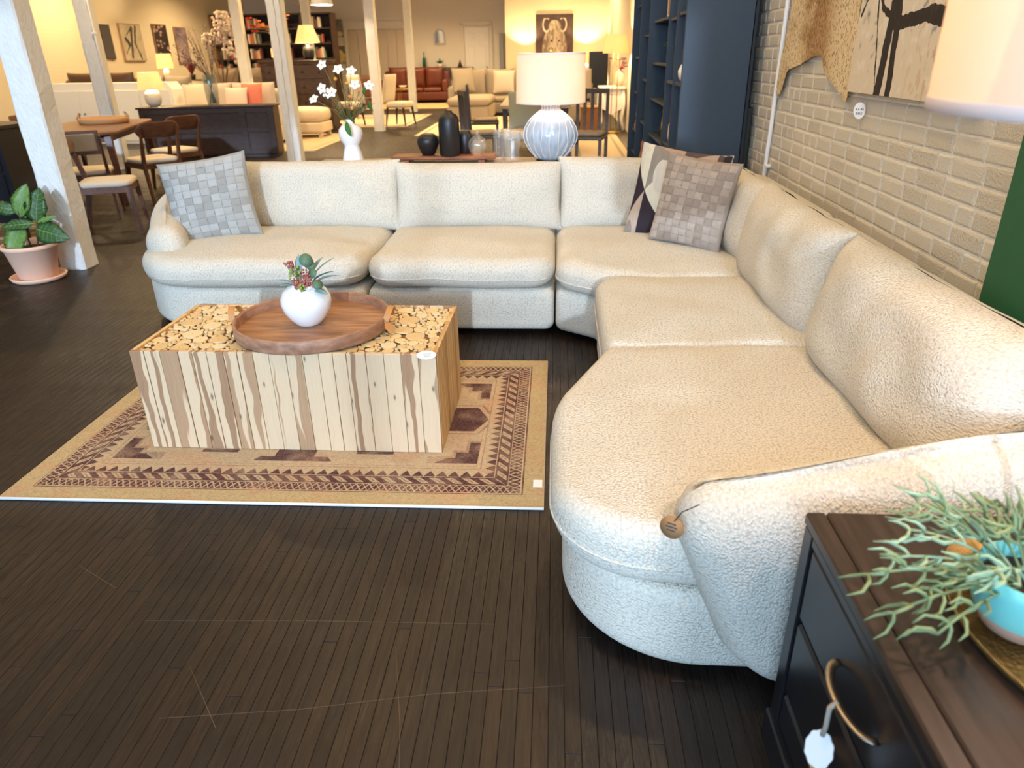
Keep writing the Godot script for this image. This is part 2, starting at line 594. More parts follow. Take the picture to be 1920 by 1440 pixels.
func ring_tex(seed_: int) -> ImageTexture:
	var n := 128
	var im := Image.create(n, n, false, Image.FORMAT_RGB8)
	var f := noise(0.03, seed_)
	for y in n:
		for x in n:
			var p := Vector2(x - n * 0.5, y - n * 0.5) / (n * 0.5)
			var q := p.length() + f.get_noise_2d(x, y) * 0.12
			var c := rgb(238, 216, 174).lerp(rgb(226, 200, 152), 0.5 + 0.5 * sin(q * 34.0))
			if p.length() < 0.06: c = rgb(150, 110, 66)
			im.set_pixel(x, y, c)
	return tex(im)

func make_materials() -> void:
	T.boucle_n = bumps(512, noise(0.055, 3, FastNoiseLite.TYPE_CELLULAR, 2), 9.0, true)
	T.boucle = grain_tex(256, 256, noise(0.11, 3, FastNoiseLite.TYPE_CELLULAR, 1), rgb(232, 225, 210), rgb(184, 174, 155))
	M.boucle = tri_map(mat(Color(1, 1, 1), 0.95, 0.0, 0.2), T.boucle, T.boucle_n, Vector3.ONE * 5.2, 1.5)
	M.boucle.rim_enabled = true; M.boucle.rim = 0.1; M.boucle.rim_tint = 0.5
	T.weave_n = bumps(256, noise(0.2, 4, FastNoiseLite.TYPE_VALUE, 2), 4.0)
	T.soft_n = bumps(256, noise(0.03, 14), 5.0)
	T.rough_n = bumps(256, noise(0.06, 15, FastNoiseLite.TYPE_SIMPLEX_SMOOTH, 5), 7.0)
	T.floor = grain_tex(256, 512, noise(0.05, 6, FastNoiseLite.TYPE_SIMPLEX_SMOOTH, 4), rgb(150, 140, 132), rgb(255, 250, 244), 4)
	T.floor_r = grain_tex(256, 256, noise(0.02, 16, FastNoiseLite.TYPE_SIMPLEX_SMOOTH, 4), rgb(120, 120, 120), rgb(255, 255, 255))
	for k in 6:
		var tint: Color = [rgb(48, 37, 30), rgb(43, 34, 28), rgb(53, 40, 31), rgb(46, 37, 31), rgb(41, 32, 27), rgb(50, 37, 28)][k]
		var m := tri_map(mat(tint, 0.62), T.floor, T.rough_n, Vector3(9, 9, 0.9), 0.12, true)
		m.roughness_texture = T.floor_r
		m.metallic_specular = 0.45
		M["plank%d" % k] = m
	M.scratch = mat(rgb(104, 86, 66), 0.8)
	M.brick = tri_map(mat(rgb(208, 200, 182), 0.55), null, T.rough_n, Vector3.ONE * 6.0, 0.5, true)
	M.brick_b = tri_map(mat(rgb(201, 192, 173), 0.55), null, T.rough_n, Vector3.ONE * 5.0, 0.6, true)
	M.mortar = tri_map(mat(rgb(240, 232, 214), 0.6), null, T.rough_n, Vector3.ONE * 7.0, 0.8, true)
	var bi := Image.create(256, 256, false, Image.FORMAT_RGBA8)
	var bn := noise(0.08, 40)
	for y in 256:
		for x in 256:
			var row := y / 32
			var jx := posmod(x + (32 if row % 2 else 0), 64)
			var v := 0.8 + bn.get_noise_2d(x, y) * 0.2
			if y % 32 < 4 or jx < 4: v = 0.35
			bi.set_pixel(x, y, Color(v, v, v))
	bi.bump_map_to_normal_map(4.0)
	T.brick_n = tex(bi)
	M.far_brick = tri_map(mat(rgb(226, 214, 188), 0.7), null, T.brick_n, Vector3(1.6, 1.7, 1.6), 0.5, true)
	M.plaster = tri_map(mat(rgb(226, 220, 208), 0.8), null, T.soft_n, Vector3.ONE, 0.15, true)
	M.cream = tri_map(mat(rgb(238, 224, 190), 0.8), null, T.soft_n, Vector3.ONE, 0.15, true)
	M.grey_wall = tri_map(mat(rgb(196, 190, 182), 0.8), null, T.soft_n, Vector3.ONE, 0.15, true)
	M.panel_wall = mat(rgb(204, 190, 172), 0.7)
	M.ceiling = mat(rgb(232, 228, 220), 0.85)
	M.post = tri_map(mat(rgb(232, 230, 224), 0.55), grain_tex(256, 256, noise(0.02, 23, FastNoiseLite.TYPE_SIMPLEX_SMOOTH, 5), rgb(246, 245, 242), rgb(255, 255, 255)), T.rough_n, Vector3(2.5, 1.2, 2.5), 0.22)
	M.white = mat(rgb(236, 234, 228), 0.45)
	M.glaze = mat(rgb(244, 243, 240), 0.18)
	M.glaze.clearcoat_enabled = true; M.glaze.clearcoat = 0.5; M.glaze.clearcoat_roughness = 0.08
	M.matte_white = mat(rgb(240, 238, 232), 0.6)
	M.pipe = mat(rgb(240, 240, 238), 0.4)
	# wood
	for k in 6:
		M["board%d" % k] = board_mat(100 + k, rgb(214, 185, 149), [rgb(160, 118, 84), rgb(164, 126, 92), rgb(146, 108, 78)][k % 3], [0.16, 0.42, 0.30, 0.04, 0.72, 0.34][k])
	for k in 2: M["side_board%d" % k] = board_mat(140 + k, rgb(222, 184, 128), rgb(190, 146, 94), [0.2, 0.4][k])
	T.walnut = grain_tex(128, 512, noise(0.045, 51, FastNoiseLite.TYPE_SIMPLEX_SMOOTH, 4), rgb(170, 160, 150), rgb(255, 255, 255), 6)
	M.walnut = wood(rgb(112, 70, 46), 0.4)
	M.walnut_top = wood(rgb(132, 88, 58), 0.35)
	M.dark_wood = wood(rgb(62, 42, 33), 0.5)
	M.chest_wood = wood(rgb(78, 56, 44), 0.5)
	M.tray = tri_map(mat(rgb(192, 142, 106), 0.5), T.walnut, T.soft_n, Vector3(0.7, 4.0, 6.0), 0.1)
	M.tray_rim = tri_map(mat(rgb(192, 144, 114), 0.5), T.walnut, T.soft_n, Vector3(3, 9, 3), 0.1)
	M.riser = tri_map(mat(rgb(158, 98, 62), 0.5), T.walnut, T.soft_n, Vector3(0.8, 6, 7), 0.2)
	M.oak = wood(rgb(190, 150, 104), 0.55)
	M.grey_wood = wood(rgb(92, 82, 72), 0.55)
	M.pale_wood = wood(rgb(206, 190, 164), 0.55)
	M.espresso = mat(rgb(52, 40, 34), 0.42)
	M.espresso_top = tri_map(mat(rgb(66, 53, 44), 0.36), T.walnut, null, Vector3(8, 8, 0.9))
	M.black_lacquer = mat(rgb(26, 26, 30), 0.3)
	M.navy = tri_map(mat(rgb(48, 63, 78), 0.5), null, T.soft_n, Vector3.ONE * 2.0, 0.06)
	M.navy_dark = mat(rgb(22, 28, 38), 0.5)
	M.green_paint = tri_map(mat(rgb(30, 92, 56), 0.6), null, T.soft_n, Vector3.ONE * 2.0, 0.1)
	for k in 3:
		var m := mat(Color(1, 1, 1) if k == 0 else (rgb(238, 226, 206) if k == 1 else rgb(255, 242, 220)), 0.6)
		m.albedo_texture = ring_tex(60 + k)
		M["slice%d" % k] = m
	M.bark = mat(rgb(140, 104, 64), 0.9)
	# fabrics and ceramics
	M.rug = mat(Color(1, 1, 1), 0.98, 0.0, 0.1)
	M.rug.albedo_texture = tex(rug_image())
	M.rug_edge = mat(rgb(226, 220, 206), 0.95)
	M.linen = tri_map(mat(rgb(206, 194, 176), 0.95, 0.0, 0.2), null, T.weave_n, Vector3.ONE * 6.0, 0.35)
	M.linen_grey = tri_map(mat(rgb(166, 154, 138), 0.95, 0.0, 0.2), null, T.weave_n, Vector3.ONE * 6.0, 0.35)
	M.linen_pale = tri_map(mat(rgb(222, 208, 184), 0.95, 0.0, 0.2), null, T.weave_n, Vector3.ONE * 6.0, 0.35)
	M.leather = tri_map(mat(rgb(112, 56, 36), 0.38), null, T.soft_n, Vector3.ONE * 2.0, 0.5)
	M.leather_dark = tri_map(mat(rgb(84, 58, 40), 0.4), null, T.soft_n, Vector3.ONE * 2.0, 0.5)
	M.leather_dull = tri_map(mat(rgb(120, 100, 78), 0.5), null, T.soft_n, Vector3.ONE * 2.0, 0.5)
	M.strap = mat(rgb(190, 132, 76), 0.55)
	M.terracotta = tri_map(mat(rgb(236, 192, 164), 0.8), null, T.soft_n, Vector3.ONE * 4.0, 0.1)
	M.soil = tri_map(mat(rgb(42, 32, 26), 1.0), null, T.rough_n, Vector3.ONE * 12.0, 1.0)
	M.black_ceramic = mat(rgb(26, 26, 28), 0.42)
	M.brass = mat(rgb(176, 146, 84), 0.38, 1.0)
	M.hammered = tri_map(mat(rgb(150, 124, 74), 0.4, 0.85), null, bumps(128, noise(0.12, 71, FastNoiseLite.TYPE_CELLULAR, 1), 5.0), Vector3.ONE * 9.0, 0.6)
	M.pewter = mat(rgb(150, 140, 128), 0.38, 1.0)
	M.black_metal = mat(rgb(28, 26, 26), 0.5, 0.4)
	M.clear = glass(Color(0.93, 0.97, 0.95, 0.035))
	M.smoke_glass = glass(Color(0.5, 0.58, 0.54, 0.22))
	M.pane = glass(Color(0.96, 0.98, 1.0, 0.05))
	M.water = glass(Color(0.85, 0.9, 0.88, 0.25))
	M.paper = mat(rgb(244, 242, 238), 0.8)
	M.kraft = mat(rgb(166, 122, 78), 0.8)
	M.ink = mat(rgb(60, 60, 66), 0.8)
	M.shade_on = shade(rgb(250, 238, 232))
	M.shade_warm = shade(rgb(255, 242, 206))
	M.shade_band = mat(rgb(232, 214, 208), 0.8)
	M.bulb = lit(rgb(255, 214, 150), 3.0)
	M.wicker = tri_map(mat(rgb(176, 130, 82), 0.8), null, T.rough_n, Vector3(30, 60, 30), 1.0)
	M.basket = tri_map(mat(rgb(142, 92, 52), 0.8), null, T.rough_n, Vector3(20, 40, 20), 1.0)
	# leaves
	M.fig_leaf = mat(rgb(50, 84, 38), 0.42)
	M.fig_leaf_b = mat(rgb(92, 128, 56), 0.45)
	for k in ["fig_leaf", "fig_leaf_b"]:
		M[k].backlight_enabled = true; M[k].backlight = Color(0.1, 0.16, 0.04)
	M.vein = mat(rgb(150, 178, 104), 0.6)
	M.stem = mat(rgb(84, 66, 44), 0.8)
	M.sage = mat(rgb(122, 140, 96), 0.7)
	M.sage_b = mat(rgb(150, 176, 142), 0.7)
	M.eucalyptus = mat(rgb(88, 116, 88), 0.6)
	M.eucalyptus_b = mat(rgb(132, 156, 150), 0.6)
	M.green = mat(rgb(58, 112, 50), 0.5)
	M.dry_stem = mat(rgb(128, 112, 66), 0.8)
	M.petal = mat(rgb(248, 246, 238), 0.7)
	M.petal.backlight_enabled = true; M.petal.backlight = Color(0.3, 0.3, 0.26)
	M.berry = mat(rgb(212, 156, 40), 0.6)
	M.bloom_red = mat(rgb(168, 92, 80), 0.7)
	M.bloom_lime = mat(rgb(150, 160, 70), 0.7)
	M.orange = mat(rgb(226, 136, 70), 0.7)
	M.scarlet = mat(rgb(198, 60, 40), 0.7)
	M.magenta = mat(rgb(146, 30, 74), 0.7)
	M.pampas = mat(rgb(226, 208, 190), 0.9)
	M.twig = mat(rgb(104, 82, 72), 0.9)
	M.blossom_pink = mat(rgb(206, 178, 178), 0.8)

func board_mat(seed_: int, pale: Color, brown: Color, amount: float) -> StandardMaterial3D:
	var m := mat(Color(1, 1, 1), 0.6, 0.0, 0.3)
	m.albedo_texture = board_tex(seed_, pale, brown, amount)
	m.uv1_scale = Vector3(4.0, 1.6, 1)
	return m

func wood(c: Color, rough: float) -> StandardMaterial3D:
	return tri_map(mat(c, rough), T.walnut, null, Vector3(1.4, 7.0, 7.0))

func shade(c: Color) -> StandardMaterial3D:
	var m := mat(c, 0.9)
	m.backlight_enabled = true
	m.backlight = Color(1.0, 0.92, 0.8)
	return m

func lit(c: Color, e: float) -> StandardMaterial3D:
	var m := mat(c, 0.6)
	m.emission_enabled = true
	m.emission = c
	m.emission_energy_multiplier = e
	return m

# ------------------------------------------------------------------ the place
func _ready() -> void:
	rng.seed = 20
	set_camera()
	set_light()
	make_materials()
	build_shell()
	build_posts()
	build_sofa()
	build_coffee_table()
	build_near_things()
	build_console()
	build_right_wall_things()
	build_left_side()
	build_far_shop()

func set_camera() -> void:
	var cam := Camera3D.new()
	cam.name = "camera"
	cam.fov = rad_to_deg(2.0 * atan(720.0 / 1331.0))
	cam.transform = Transform3D(Basis(Vector3.UP, 0.0645) * Basis(Vector3.RIGHT, -0.4352) * Basis(Vector3.BACK, -0.0183), Vector3(0, 1.45, 0))
	cam.near = 0.05
	cam.far = 120.0
	var look := CameraAttributesPhysical.new()
	look.frustum_focal_length = 24.0 * 1331.0 / 1440.0
	look.frustum_near = 0.05
	look.frustum_far = 120.0
	look.frustum_focus_distance = 2.6
	look.exposure_aperture = 3.2
	cam.attributes = look
	add_child(cam)
	cam.current = true

func set_light() -> void:
	var e := Environment.new()
	e.tonemap_mode = Environment.TONE_MAPPER_LINEAR
	e.tonemap_exposure = 1.07
	e.sdfgi_enabled = true
	e.ssao_enabled = true
	e.ssil_enabled = true
	e.background_mode = Environment.BG_SKY
	var sm := ProceduralSkyMaterial.new()
	sm.sky_top_color = rgb(120, 168, 226)
	sm.sky_horizon_color = rgb(206, 222, 240)
	sm.ground_bottom_color = rgb(120, 118, 114)
	sm.ground_horizon_color = rgb(190, 196, 204)
	sm.sky_energy_multiplier = 2.0
	var sky := Sky.new()
	sky.sky_material = sm
	e.sky = sky
	var we := WorldEnvironment.new()
	we.name = "environment"
	we.environment = e
	add_child(we)
	# low sun straight down the shop from the street behind the camera
	var sun := DirectionalLight3D.new()
	sun.name = "sun"
	sun.light_color = Color(0.80, 0.89, 1.0)
	sun.light_energy = 0.75
	sun.light_angular_distance = 1.4
	sun.shadow_enabled = true
	sun.basis = Basis.looking_at(Vector3(-0.03, -0.2217, -1.0).normalized())
	add_child(sun)
	# daylight of the street through the shop front
	for q in [[-0.6, 2.5, 3.6, 2.0, 26.0], [-5.0, 2.6, 4.4, 1.8, 20.0]]:
		var al := AreaLight3D.new()
		al.name = "window_daylight"
		al.area_size = Vector2(q[2], q[3])
		al.area_normalize_energy = true
		al.light_color = Color(0.72, 0.86, 1.0)
		al.light_energy = q[4]
		al.area_range = 60.0
		al.shadow_enabled = true
		al.position = Vector3(q[0], q[1], 4.9)
		add_child(al, true)

func build_shell() -> void:
	var s: SurfaceTool
	# floor: boards that run down the shop
	var fl := struct("floor", null)
	s = mb()
	bx(s, Vector3(-4.7, -0.12, -11.0), Vector3(12.6, 0.2, 33.0), 0.0)
	var sub := part("subfloor", s, mat(rgb(24, 19, 16), 0.9), fl)
	sub.set_meta("label", "dark gaps under the boards")
	var W := 0.0385
	var lens := [1.0, 1.4, 1.8, 2.2]
	var shapes := []
	for l in lens:
		s = mb()
		bx(s, Vector3(0, -0.01, 0), Vector3(W - 0.0007, 0.02, l - 0.0012), 0.0009)
		s.generate_normals()
		shapes.append(s.commit())
	var all := []
	var x := 1.40
	while x > -7.2:
		var z := 4.9 - rng.randf() * 1.6
		while z > -13.0:
			var li := rng.randi() % 4
			var l: float = lens[li]
			var near := Vector2((x + 0.3) * 1.25, z - l / 2 + 0.9).length()
			if z - l / 2 > 0.25: near += 30.0
			all.append([near, x, z - l / 2, li, rng.randi() % 6])
			z -= l
		x -= W
	all.sort_custom(func(a, b): return a[0] < b[0])
	var rest := []
	for k in 6: rest.append(mb())
	for k in all.size():
		var a: Array = all[k]
		if k < 296:
			var o := part("floor_board", shapes[a[3]], M["plank%d" % a[4]], fl)
			o.position = Vector3(a[1], 0, a[2])
		else:
			bx(rest[a[4]], Vector3(a[1], -0.01, a[2]), Vector3(W - 0.0007, 0.02, lens[a[3]] - 0.0012), 0.0)
	for k in 6:
		var o := part("further_floor_boards", rest[k], M["plank%d" % k], fl)
		o.set_meta("kind", "stuff")
	for q in [[[-1.16, -1.49], [-0.7, -1.508], [-0.155, -1.516]], [[-0.95, -1.17], [-0.617, -1.21], [-0.3, -1.27], [0.037, -1.31]], [[-0.62, -0.985], [-0.3, -0.98], [-0.05, -1.0]], [[-1.5, -1.72], [-1.32, -1.62]], [[-0.95, -1.33], [-0.8, -1.15]], [[-0.42, -1.42], [-0.36, -1.18], [-0.33, -1.02]]]:
		s = mb()
		var line := []
		for p in q: line.append(Vector3(p[0], -0.0004, p[1]))
		tube(s, line, 0.0009, 5)
		part("scratch", s, M.scratch, fl)
	s = mb()
	bx(s, Vector3(-4.7, -0.011, -20.2), Vector3(12.5, 0.02, 14.4), 0.0)
	bx(s, Vector3(-9.0, -0.011, -4.0), Vector3(3.6, 0.02, 18.0), 0.0)
	part("far_floor", s, M.plank3, fl)
	# walls
	s = mb(); bx(s, Vector3(1.52, 2.2, -11.0), Vector3(0.2, 4.4, 32.6), 0.0)
	var wr := struct("wall_right", s, M.mortar)
	var bricks := []
	var h := 0.073
	var row := 0
	var y := 0.0365
	while y < 2.6:
		var z := -1.0 - (0.107 if row % 2 else 0.0) - rng.randf() * 0.02
		while z > -9.0:
			var head := rng.randf() < 0.14
			var l := 0.105 if head else 0.208 + rng.randf_range(-0.006, 0.006)
			bricks.append([Vector2(z - l / 2 + 2.6, (y - 1.1) * 1.4).length() + (20.0 if y < 0.55 or z > -2.2 else 0.0), z - l / 2, y, l, head])
			z -= l + 0.006
		y += h
		row += 1
	bricks.sort_custom(func(a, b): return a[0] < b[0])
	var bm := []
	for k in 4:
		s = mb()
		brick(s, Vector3.ZERO, 0.105 if k == 3 else 0.208, k)
		s.generate_normals()
		bm.append(s.commit())
	s = mb()
	for k in bricks.size():
		var b: Array = bricks[k]
		if k < 296:
			var o := part("brick", bm[3 if b[4] else rng.randi() % 3], M.brick if rng.randf() < 0.6 else M.brick_b, wr)
			o.position = Vector3(1.42, b[2], b[1])
			o.scale.z = b[3] / (0.105 if b[4] else 0.208)
		else:
			brick(s, Vector3(1.42, b[2], b[1]), b[3], k)
	part("further_bricks", s, M.brick, wr).set_meta("kind", "stuff")
	s = mb(); bx(s, Vector3(-10.9, 2.2, -11.0), Vector3(0.2, 4.4, 32.6), 0.0)
	struct("wall_left", s, M.far_brick)
	s = mb(); bx(s, Vector3(-4.7, 2.2, -27.3), Vector3(12.6, 4.4, 0.2), 0.0)
	struct("wall_back", s, M.plaster)
	s = mb(); bx(s, Vector3(-4.7, 4.5, -11.0), Vector3(12.6, 0.2, 33.0), 0.0)
	struct("ceiling", s, M.ceiling)
	s = mb(); bx(s, Vector3(0.0, 2.2, -22.1), Vector3(2.86, 4.4, 0.2), 0.0)
	struct("wall_partition", s, M.cream)
	s = mb(); bx(s, Vector3(-1.37, 2.2, -24.7), Vector3(0.12, 4.4, 5.0), 0.0)
	struct("wall_partition_side", s, M.grey_wall)
	# shop front behind the camera: wall with window openings [x0, x1, y0, y1]
	s = mb()
	var holes := [[-0.46, 0.47, 1.46, 4.0], [0.47, 1.25, 2.0, 4.0], [-2.05, -0.54, 1.563, 4.0], [-2.75, -2.12, 1.58, 1.84], [-3.95, -2.12, 2.02, 4.1], [-7.6, -4.1, 1.7, 4.1]]
	var xs := [-10.8, -7.6, -4.1, -3.95, -2.75, -2.12, -2.05, -0.54, -0.46, 0.47, 1.25, 1.42]
	for i in xs.size() - 1:
		var cuts := []
		for q in holes:
			if q[0] <= xs[i] + 0.001 and q[1] >= xs[i + 1] - 0.001: cuts.append([q[2], q[3]])
		cuts.sort()
		var y0 := 0.0
		for c in cuts + [[4.4, 4.4]]:
			if c[0] > y0 + 0.001: bx(s, Vector3((xs[i] + xs[i + 1]) / 2, (y0 + c[0]) / 2, 5.06), Vector3(xs[i + 1] - xs[i], c[0] - y0, 0.12), 0.0)
			y0 = c[1]
	struct("wall_front", s, M.plaster)
	for k in holes.size():
		var q: Array = holes[k]
		s = mb()
		bx(s, Vector3((q[0] + q[1]) / 2, (q[2] + q[3]) / 2, 5.08), Vector3(q[1] - q[0], q[3] - q[2], 0.006), 0.0)
		struct("window_%d" % (k + 1), s, M.pane)
	# panelled door in the back wall
	var d := struct("door_1", null)
	d.position = Vector3(-2.76, 0, -27.2)
	s = mb(); bx(s, Vector3(0, 1.15, 0.02), Vector3(0.84, 2.3, 0.05), 0.004)
	part("door_leaf", s, M.white, d)
	for px in [-0.2, 0.2]:
		for py in [[2.02, 0.3], [1.4, 0.7], [0.5, 0.75]]:
			s = mb()
			bx(s, Vector3(px, py[0], 0.05), Vector3(0.29, py[1], 0.014), 0.006)
			bx(s, Vector3(px, py[0], 0.058), Vector3(0.2, py[1] - 0.1, 0.016), 0.007)
			part("door_panel", s, M.white, d)
	s = mb()
	for sx in [-1, 1]: bx(s, Vector3(sx * 0.49, 1.2, 0.03), Vector3(0.12, 2.4, 0.08), 0.005)
	bx(s, Vector3(0, 2.42, 0.03), Vector3(1.1, 0.12, 0.08), 0.005)
	part("door_frame", s, M.plaster, d)
	s = mb(); ball(s, Vector3(0.34, 1.05, 0.09), Vector3(0.03, 0.03, 0.03))
	part("door_knob", s, M.pewter, d)
	# old board-and-batten shutter doors on the back wall
	var d2 := struct("door_2", null)
	d2.position = Vector3(-6.25, 0, -27.2)
	for k in 6:
		s = mb(); bx(s, Vector3(-0.85 + k * 0.34, 1.15, 0.03), Vector3(0.32, 2.3, 0.04), 0.008)
		part("door_board", s, M.panel_wall, d2)
	s = mb()
	for sx in [-1, 1]: bx(s, Vector3(sx * 1.1, 1.3, 0.04), Vector3(0.1, 2.6, 0.08), 0.006)
	bx(s, Vector3(0, 2.62, 0.04), Vector3(2.3, 0.1, 0.08), 0.006)
	bx(s, Vector3(0, 2.34, 0.04), Vector3(2.1, 0.06, 0.06), 0.006)
	part("door_frame", s, M.plaster, d2)
	# lamps on the ceiling
	var n := 0
	for q in [[-0.45, -1.2, 10.5], [-2.6, -1.6, 8.0], [0.45, -2.9, 10.5], [-1.5, -4.3, 9.0], [0.35, -5.2, 8.0], [-2.9, -6.4, 8.0], [-5.4, -5.4, 9.0], [-5.2, -9.0, 10.0], [-1.2, -8.6, 9.0], [-2.4, -12.6, 10.0], [0.2, -12.8, 10.0], [-6.0, -13.0, 10.0], [-8.7, -11.5, 12.0], [-9.2, -16.5, 13.0], [-5.0, -17.5, 10.0], [-1.6, -17.6, 11.0], [0.6, -19.4, 11.0], [-8.6, -21.5, 12.0], [-5.0, -23.6, 11.0], [-2.4, -23.4, 10.0]]:
		n += 1
		var t := thing("ceiling_spotlight", "white ceiling spotlight can above the shop floor, out of the picture's top", "spotlight", Vector3(q[0], 4.4, q[1]), 0.0, "ceiling spotlights over the shop floor")
		s = mb(); lathe(s, [Vector2(0.0, -0.02), Vector2(0.05, -0.02), Vector2(0.05, 0.0), Vector2(0.0, 0.0)], 16)
		part("canopy", s, M.white, t)
		s = mb(); tube(s, [Vector3(0, -0.01, 0), Vector3(0, -0.3, 0)], 0.012)
		part("rod", s, M.white, t)
		s = mb(); lathe(s, [Vector2(0.075, -0.5), Vector2(0.08, -0.5), Vector2(0.075, -0.3), Vector2(0.0, -0.29)], 18)
		part("can", s, M.white, t)
		s = mb(); lathe(s, [Vector2(0.0, -0.49), Vector2(0.07, -0.49), Vector2(0.07, -0.486), Vector2(0.0, -0.486)], 18)
		part("bulb_face", s, M.bulb, t)
		var l := SpotLight3D.new()
		l.name = "spot_light"
		l.light_color = Color(1.0, 0.85, 0.62)
		l.light_energy = q[2] * (0.275 if q[1] > -7.0 else (0.95 if q[1] > -16.0 else 1.45))
		l.spot_range = 40.0
		l.spot_attenuation = 2.0
		l.spot_angle = 74.0
		l.spot_angle_attenuation = 0.6
		l.light_size = 0.07
		l.shadow_enabled = true
		l.position = Vector3(0, -0.51, 0)
		l.rotation.x = -PI / 2
		t.add_child(l)

# one painted brick whose face stands a little out of the wall at x = 0
func brick(s: SurfaceTool, c: Vector3, l: float, k: int) -> void:
	var hy := 0.0335
	var hz := l / 2
	var r := RandomNumberGenerator.new()
	r.seed = 300 + k % 37
	s.set_smooth_group(-1)
	var ring := func(inset: float, dx: float) -> Array:
		var o := []
		for q in [[-1, -1], [1, -1], [1, 1], [-1, 1]]:
			o.append(c + Vector3(-dx + r.randf_range(-0.0008, 0.0008), q[1] * (hy - inset) + r.randf_range(-0.0015, 0.0015), q[0] * (hz - inset) + r.randf_range(-0.002, 0.002)))
		return o
	var a: Array = ring.call(0.0, -0.002)
	var b: Array = ring.call(0.003, 0.003)
	var d: Array = ring.call(0.010, 0.0055)
	for i in 4:
		var j := (i + 1) % 4
		face(s, [a[i], a[j], b[j], b[i]], (a[i] + a[j]) * 0.5 - c - Vector3(0.01, 0, 0), Transform3D.IDENTITY, Vector2.ZERO)
		face(s, [b[i], b[j], d[j], d[i]], Vector3(-1, 0, 0), Transform3D.IDENTITY, Vector2.ZERO)
	face(s, d, Vector3(-1, 0, 0), Transform3D.IDENTITY, Vector2.ZERO)

func build_posts() -> void:
	var names := ["nearest white timber post beside the potted fig", "white timber post behind the dark wood sideboard, split down its front", "white timber post beside the pale upholstered chairs", "farthest white timber post in front of the brown leather sofa", "white timber post behind the dining table, by the white cabinet", "white timber post in front of the books, behind the orange flowers", "white timber post behind the black-based lamp on the chest"]
	var spots := [[-3.7, -5.22], [-3.78, -10.6], [-3.76, -15.9], [-4.06, -21.5], [-6.44, -10.6], [-6.5, -15.9], [-6.75, -21.2]]
	for k in spots.size():
		var s := mb()
		var rows := []
		var f := noise(1.3, 90 + k)
		var n := 60
		for i in n + 1:
			var y := 4.4 * i / n
			var row := PackedVector3Array()
			for q in [[-1, -0.86], [-0.86, -1], [0.86, -1], [1, -0.86], [1, 0.86], [0.86, 1], [-0.86, 1], [-1, 0.86]]:
				var j := f.get_noise_3d(q[0] * 0.7, y * 1.6, q[1] * 0.7) * 0.007
				row.append(Vector3(q[0] * (0.1 + j), y, q[1] * (0.095 + j)))
			rows.append(row)
		for i in n:
			s.set_smooth_group(-1)
			for j in 8:
				var a: PackedVector3Array = rows[i]
				var b: PackedVector3Array = rows[i + 1]
				face(s, [a[j], a[(j + 1) % 8], b[(j + 1) % 8], b[j]], Vector3(a[j].x + a[(j + 1) % 8].x, 0, a[j].z + a[(j + 1) % 8].z), Transform3D.IDENTITY, Vector2.ZERO)
		var o := single("timber_column", s, M.post, names[k], "column", Vector3(spots[k][0], 0, spots[k][1]))
		if k == 1:
			var c := mb()
			var pts := []
			for i in 40: pts.append(Vector3(0.012 + f.get_noise_1d(i * 0.3) * 0.02, 0.1 + i * 0.08, 0.097))
			tube(c, pts, 0.0025, 4, 1.0)
			part("drying_crack", c, M.bark, o, false, "dark drying crack")
	var s2 := mb()
	tube(s2, [Vector3(0, 0.05, 0), Vector3(0, 2.0, 0), Vector3(0, 4.39, 0)], 0.016, 8)
	for y in [0.6, 1.8, 3.0]: bx(s2, Vector3(0, y, 0), Vector3(0.06, 0.03, 0.04), 0.004)
	single("conduit", s2, M.pipe, "thin white electrical conduit running up beside the post behind the dining table", "conduit", Vector3(-6.31, 0, -10.48))

